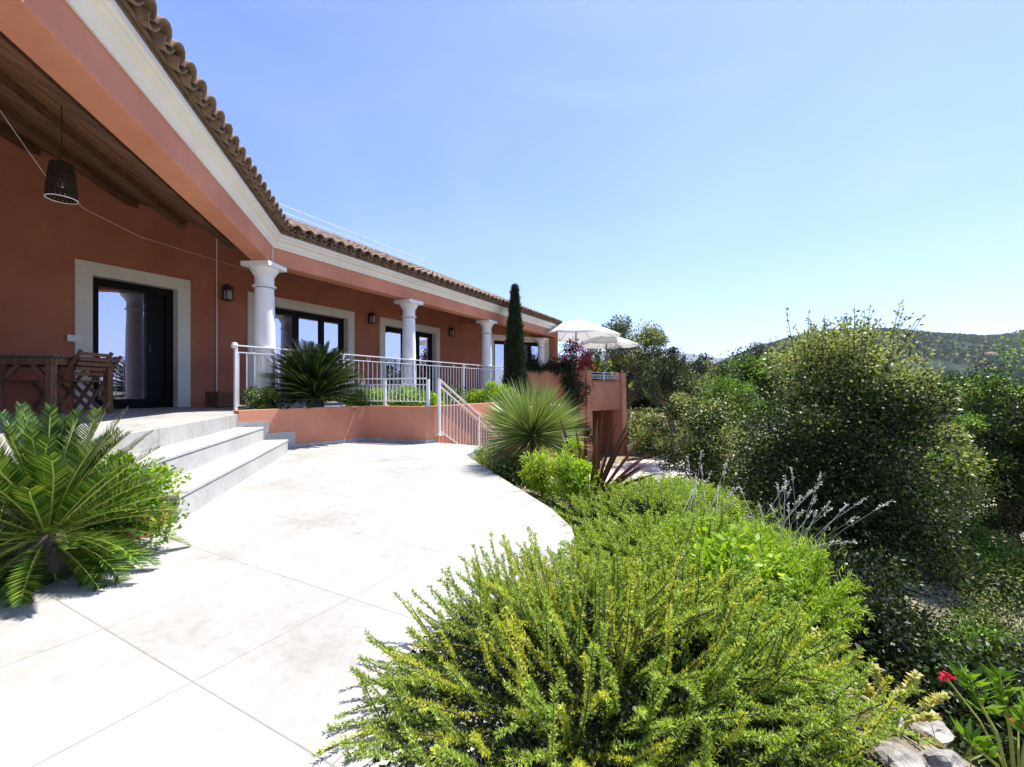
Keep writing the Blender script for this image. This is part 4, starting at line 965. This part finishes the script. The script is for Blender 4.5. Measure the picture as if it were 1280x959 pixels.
p = at(1172, 500, 9.5); tree('background_oak', 'bright yellow green tree between the big dark oak and the right edge oak', 'tree', (p.x, p.y, G(p.x, p.y)), 1.1, 1.0, 1.1, 1.75, 90, 18000, (.06,.02), [GREEN, OAK2], .06, .3, 93, .25, mixmi=.5, rough=.35)
p = at(905, 480, 15); tree('background_oak', 'fresh green tree beyond the slim young oak', 'tree', (p.x, p.y, G(p.x, p.y)), 1.1, 1.0, 1.0, 2.2, 80, 14000, (.07,.022), [GREEN, OAK], .06, .3, 94, .25, mixmi=.4, rough=.35)
p = at(962, 430, 24); tree('pine', 'feathery dark pine rising above the trees left of the big dark oak', 'pine', (p.x, p.y, -2.1), .95, .95, 1.6, 3.9, 60, 9000, (.16,.014), [DARK, OAK], .1, .4, 90, .3, mixmi=.3, rough=.4)

# far woods on the valley side
rs = np.random.RandomState(77); n = 26000; Y = 60+rs.rand(n)**1.4*380; X = (rs.uniform(-.12, 1.5, n))*Y
cz = np.array([G(a, b) for a, b in zip(X, Y)])
r_ = rs.uniform(1.8, 4.2, n); k = 7
C = np.repeat(np.stack([X, Y, cz+r_*.8], 1), k, 0); q = unit(rs.normal(size=(n*k, 3))); q[:, 2] = np.abs(q[:, 2])*.9
RRR = np.repeat(r_, k)[:, None]
o = leaf_mesh('woods', C+q*RRR*.55, unit(q+rs.normal(size=(n*k, 3))*.5), RRR*.9, RRR*.32, [OAK, OAK2], (rs.rand(n*k) < .35).astype(int), fold=.2); props(o, 'distant mixed woods filling the valley below the hills', 'woods', kind='stuff')

# distant white houses
def house():
    t = thing('distant_house', 'tiny white house of the far hillside town', 'house', (0,0,0), 'houses of the far hillside town')
    w = MB(); w.box((0,0,3),(16,11,9)); w.build('wall', M['plaster'], t, local=True)
    w = MB(); w.add([(-8.6,-6,7.5),(8.6,-6,7.5),(8.6,6,7.5),(-8.6,6,7.5),(-5,0,10.2),(5,0,10.2)], [(3,2,1,0),(0,1,5,4),(1,2,5),(2,3,4,5),(3,0,4)]); w.build('roof', M['pot'], t, local=True)
    return t
h0 = house(); rs = np.random.RandomState(8)
bpy.context.view_layer.update(); dg = bpy.context.evaluated_depsgraph_get()
def drop(x, y):
    hit, loc, *_ = sc.ray_cast(dg, Vector((x, y, 1500)), Vector((0,0,-1))); return loc.z if hit else -26
for i in range(26):
    x = 772+rs.rand()*108 if i else 800; Y = 1900+rs.rand()*560; o = h0 if i == 0 else copy_tree(h0)
    X = (x-CX)/F*2600 + (x-CX)/F*(Y-2600)*.6; o.location = (X, Y, drop(X, Y)); s_ = rs.uniform(.8, 1.7); o.scale = (s_*1.2, s_, s_); o.rotation_euler.z = rs.uniform(-.6, .6)
o = copy_tree(h0); X = (1160-CX)/F*700; o.location = (X+90, 690, drop(X+90, 690)); o.scale = (1.1,1,.8); del o['group']; o['label'] = 'lone white house on the hillside right of the big dark oak'

# trees speckling the near hill
hob = [o for o in bpy.data.objects if o.name == 'hills'][0]; rs = np.random.RandomState(99); HP = []
for i in range(30000):
    yy = 500+rs.rand()*850; xx = rs.uniform(.35, 2.2)*yy*1.02
    hit, lc, nn, _ = hob.ray_cast(Vector((xx, yy, 900)), Vector((0,0,-1)))
    if hit and mnoise.noise(Vector((xx*.012, yy*.012, 0))) > -.25: HP.append(lc)
HP = np.array([tuple(v) for v in HP]); k = 3; hh_ = np.repeat(rs.uniform(2.2, 5.5, len(HP)), k)[:, None]; q = unit(rs.normal(size=(len(HP)*k, 3))); q[:, 2] = abs(q[:, 2])
o = leaf_mesh('hill_trees', np.repeat(HP, k, 0)+q*hh_*.3, unit(q+np.array([0,0,.8])), hh_*1.3, hh_*.5, [OAK, OAK2], (rs.rand(len(HP)*k) < .12).astype(int)); props(o, 'scattered woodland covering the big hill at the right', 'woods', kind='stuff')
# lavender stalks
def lavender(loc, n, seed, label):
    rs = np.random.RandomState(seed); t = thing('lavender', label, 'lavender', loc); w = MB(); C, D = [], []
    for i in range(n):
        ph = rs.uniform(-1.1, 1.5); e = R(rs.uniform(28, 78)); L = rs.uniform(.30,.55); d = Vector((math.cos(ph)*math.cos(e), math.sin(ph)*math.cos(e), math.sin(e)))
        b_ = Vector((rs.uniform(-.1,.1), rs.uniform(-.1,.1), .1)); m1 = b_+d*L*.5+Vector((0,0,.03)); e_ = b_+d*L; w.tube([b_, m1, e_], [.0010,.0008,.0006], 4, cap=False)
        k = 26; tt = rs.uniform(.82, 1.0, (k, 1)); C.append(np.array(m1)+(np.array(e_)-np.array(m1))*((tt-.5)*2)+rs.normal(size=(k, 3))*.0025); D.append(unit(np.array(d)[None]+rs.normal(size=(k, 3))*.7))
    w.build('stalks', GREY, t, local=True)
    for c_, d_ in zip(C, D): leaf_mesh('flower_spike', c_, d_, .011, .0032, GREY, parent=t)
    C = np.stack([rs.normal(0,.1,2600), rs.normal(0,.1,2600), rs.uniform(.0,.22,2600)], 1); leaf_mesh('foliage', C, unit(rs.normal(size=(2600,3))*.5+np.array([0,0,1])), .045, .002, ROSE, parent=t)
lavender((1.30,2.15,-.06), 26, 3, 'grey lavender with long bare flower stalks reaching over the dark oak')
lavender((1.02,2.42,-.08), 16, 4, 'pale lavender stalks standing upright behind the feathery lime shrub')

# oleander and variegated plant, lower right
def stalk_plant(name, label, loc, stalks, leafL, leafW, mat, seed, cat='plant', flowers=None, per=34, spread=.5, up=.5):
    rs = np.random.RandomState(seed); t = thing(name, label, cat, loc); w = MB(); C, D, fc = [], [], []
    for (dx, dy, h) in stalks:
        e = Vector((dx, dy, h)); m1 = Vector((dx*.4, dy*.4, h*.55)); w.tube([(0,0,-.05), m1, e], [.006,.005,.003], 5)
        tt = np.linspace(.3, 1, per)[:, None]; p = np.array(m1)*(1-tt)+np.array(e)*tt; ang = np.arange(per)*2.4
        C.append(p); D.append(unit(np.stack([np.cos(ang)*spread, np.sin(ang)*spread, np.full(per, up)], 1)+rs.normal(size=(per, 3))*.12)); fc.append(np.array(e))
    C = np.vstack(C); D = np.vstack(D); leaf_mesh('leaves', C, D, leafL*rs.uniform(.7,1.15,len(C)), leafW, mat, fold=.3, parent=t); w.build('stems', M['stalk'], t, local=True)
    if flowers:
        for v in flowers: leaf_mesh('flower', np.array(v)+rs.normal(size=(16, 3))*.007, rnd_dirs(16), .02, .008, RED, parent=t)
        w = MB(); [w.tube([(0,0,.02), (v[0]*.5, v[1]*.5, v[2]*.6+.02), v], [.004,.003,.002], 5) for v in flowers]; w.build('flower_stalks', M['stalk'], t, local=True)
z_ = G(1.58,1.36)-.02
fp = [at(1182, 846, 1.55), at(1273, 905, 1.42)]; op = Vector((1.58,1.36,z_))
stalk_plant('oleander', 'young oleander with long green leaves and pink red flowers in the lower right corner', op, [(-.12,.05,.36),(.02,-.02,.30),(.10,.03,.26),(-.2,-.03,.22),(.05,.1,.33)], .07, .008, GREEN, 3, flowers=[tuple(v-op) for v in fp])
stalk_plant('variegated_plant', 'cream and yellow variegated plant with upright stems among the rocks', (1.20,1.38,G(1.2,1.38)-.02), [(-.09,0,.17),(-.03,.03,.20),(.03,0,.14),(.10,.02,.18),(.15,-.02,.14),(.06,-.08,.12),(-.12,-.05,.12)], .022, .007, CREAM, 4, per=46, spread=.9, up=.35)
stalk_plant('variegated_plant', 'yellowish leafy sprig behind the rosemary, above the cream variegated plant', (1.10,1.52,G(1.1,1.52)-.02), [(-.1,0,.17),(.0,.06,.20),(-.17,-.03,.15),(.12,.02,.13)], .024, .007, CREAM, 6, per=30, spread=.9, up=.35)
# rocks
rs = np.random.RandomState(12)
rk = [(1.02,1.14,-.17,.06,'pale sharp rock beside the rosemary at the bottom edge'),(1.18,1.20,-.22,.05,'small pale rock under the cream variegated plant'),(.98,1.40,-.16,.045,'pale stone between rosemary and variegated plant'),(1.10,1.52,-.22,.05,'flat stone in shade behind the variegated plant'),(1.42,1.5,-.34,.06,'rock on the bank below the oleander'),(1.72,1.85,-.5,.10,'large pale rock on the bank right of the dark oak foot')]
for (x, y, z, r_, lab) in rk:
    mb = MB(); import bmesh; bm = bmesh.new(); bmesh.ops.create_icosphere(bm, subdivisions=3, radius=1)
    sx, sy, szz = rs.uniform(.8,1.4), rs.uniform(.7,1.1), rs.uniform(.5,.8)
    for v in bm.verts:
        f_ = 1+.45*mnoise.noise(v.co*1.3+Vector((x*9,y*9,0))) + .15*mnoise.noise(v.co*4); v.co = Vector((v.co.x*sx, v.co.y*sy, v.co.z*szz))*f_*r_
    me = bpy.data.meshes.new('rock'); bm.to_mesh(me); bm.free(); me.materials.append(M['rock']); o = bpy.data.objects.new('rock', me); COL.objects.link(o); o.location = (x, y, G(x,y)+r_*.3); props(o, lab, 'rock')
# leaf litter and low weeds on the bank
n = 60000; m_c = rs.uniform(1.2, 9, n); a_c = rs.uniform(-2, 10, n); XY = np.array([MA(m, a) for m, a in zip(m_c, a_c)])
cz = np.array([G(x, y) for x, y in XY]); keep_ = (XY[:, 1] < 9.3)
C = np.column_stack([XY, cz+.005])[keep_]; D = unit(rs.normal(size=C.shape)*np.array([1,1,.5])+np.array([0,0,.35]))
o = leaf_mesh('ground_cover', C, D, rs.uniform(.02,.08,len(C)), .006, [OAK, OAK2, M['pot']], rs.choice([0,1,2], len(C), p=[.5,.4,.1])); props(o, 'weeds and dry leaves scattered over the bank', 'ground cover', kind='stuff')

# ================================================================ HAZE, SKY, SUN, CAMERA
HAZE = 7e-5
if HAZE:
    w = MB(); w.box((0,5250,365),(24000,14000,800)); o = w.build('haze', None); o.data.materials.clear()
    m = bpy.data.materials.new('haze'); m.use_nodes = True; nt = m.node_tree; nt.nodes.clear()
    v = nd(nt, 'ShaderNodeVolumePrincipled'); v.inputs['Color'].default_value = (.80,.88,1,1); v.inputs['Density'].default_value = HAZE; v.inputs['Anisotropy'].default_value = .3
    out = nd(nt, 'ShaderNodeOutputMaterial'); nt.links.new(v.outputs[0], out.inputs['Volume']); o.data.materials.append(m); props(o, kind='stuff'); o['label'] = 'thin pale summer haze in the air'
SAZ, SEL = R(51), R(64)                              # azimuth measured from the view axis (+Y) to the right
wd = bpy.data.worlds.new('World'); sc.world = wd; wd.use_nodes = True; nt = wd.node_tree; bg = nt.nodes['Background']
sky = nd(nt, 'ShaderNodeTexSky', sky_type='NISHITA'); sky.sun_disc = False; sky.sun_elevation = SEL; sky.sun_rotation = SAZ
sky.altitude = 0; sky.air_density = 1.0; sky.dust_density = .5; sky.ozone_density = 3.4
tint = nd(nt, 'ShaderNodeMixRGB', blend_type='MULTIPLY'); tint.inputs[0].default_value = 1; tint.inputs[2].default_value = (.84,.875,1.20,1)
cn_ = nd(nt, 'ShaderNodeTexNoise'); cn_.inputs['Scale'].default_value = 2.2; cn_.inputs['Detail'].default_value = 5; cn_.inputs['Distortion'].default_value = .8
ctc = nd(nt, 'ShaderNodeTexCoord'); cmp_ = nd(nt, 'ShaderNodeMapping'); cmp_.inputs['Scale'].default_value = (1,1,2.4); cr = ramp(nt, [(.42, (0,0,0)), (.75, (.06,.06,.06))])
veil = nd(nt, 'ShaderNodeMixRGB'); veil.inputs[2].default_value = (7.5,8.2,9.0,1)
nt.links.new(ctc.outputs['Generated'], cmp_.inputs['Vector']); nt.links.new(cmp_.outputs['Vector'], cn_.inputs['Vector']); nt.links.new(cn_.outputs['Fac'], cr.inputs['Fac']); nt.links.new(cr.outputs['Color'], veil.inputs[0]); nt.links.new(sky.outputs[0], veil.inputs[1])
nt.links.new(veil.outputs[0], tint.inputs[1]); nt.links.new(tint.outputs[0], bg.inputs['Color']); bg.inputs['Strength'].default_value = .108
sl = bpy.data.lights.new('sun', 'SUN'); sl.energy = 5.0; sl.angle = R(.53); sl.color = (1,.965,.90); so = bpy.data.objects.new('sun', sl); COL.objects.link(so)
sd = Vector((math.sin(SAZ)*math.cos(SEL), math.cos(SAZ)*math.cos(SEL), math.sin(SEL))); so.rotation_euler = sd.to_track_quat('Z', 'Y').to_euler()
cam = bpy.data.cameras.new('camera'); co = bpy.data.objects.new('camera', cam); COL.objects.link(co); sc.camera = co
co.location = (0,0,CH); co.rotation_euler = (R(90),0,0); cam.sensor_width = 36; cam.lens = F/1280*36; cam.shift_y = (HY-479.5)/1280; cam.clip_start = .05; cam.clip_end = 30000
sc.view_settings.view_transform = 'Standard'; sc.view_settings.look = 'None'; sc.view_settings.exposure = 1.04; sc.view_settings.gamma = 1
sc.render.engine = 'CYCLES'; sc.cycles.volume_bounces = 0; sc.cycles.max_bounces = 7; sc.cycles.diffuse_bounces = 3; sc.cycles.transparent_max_bounces = 8
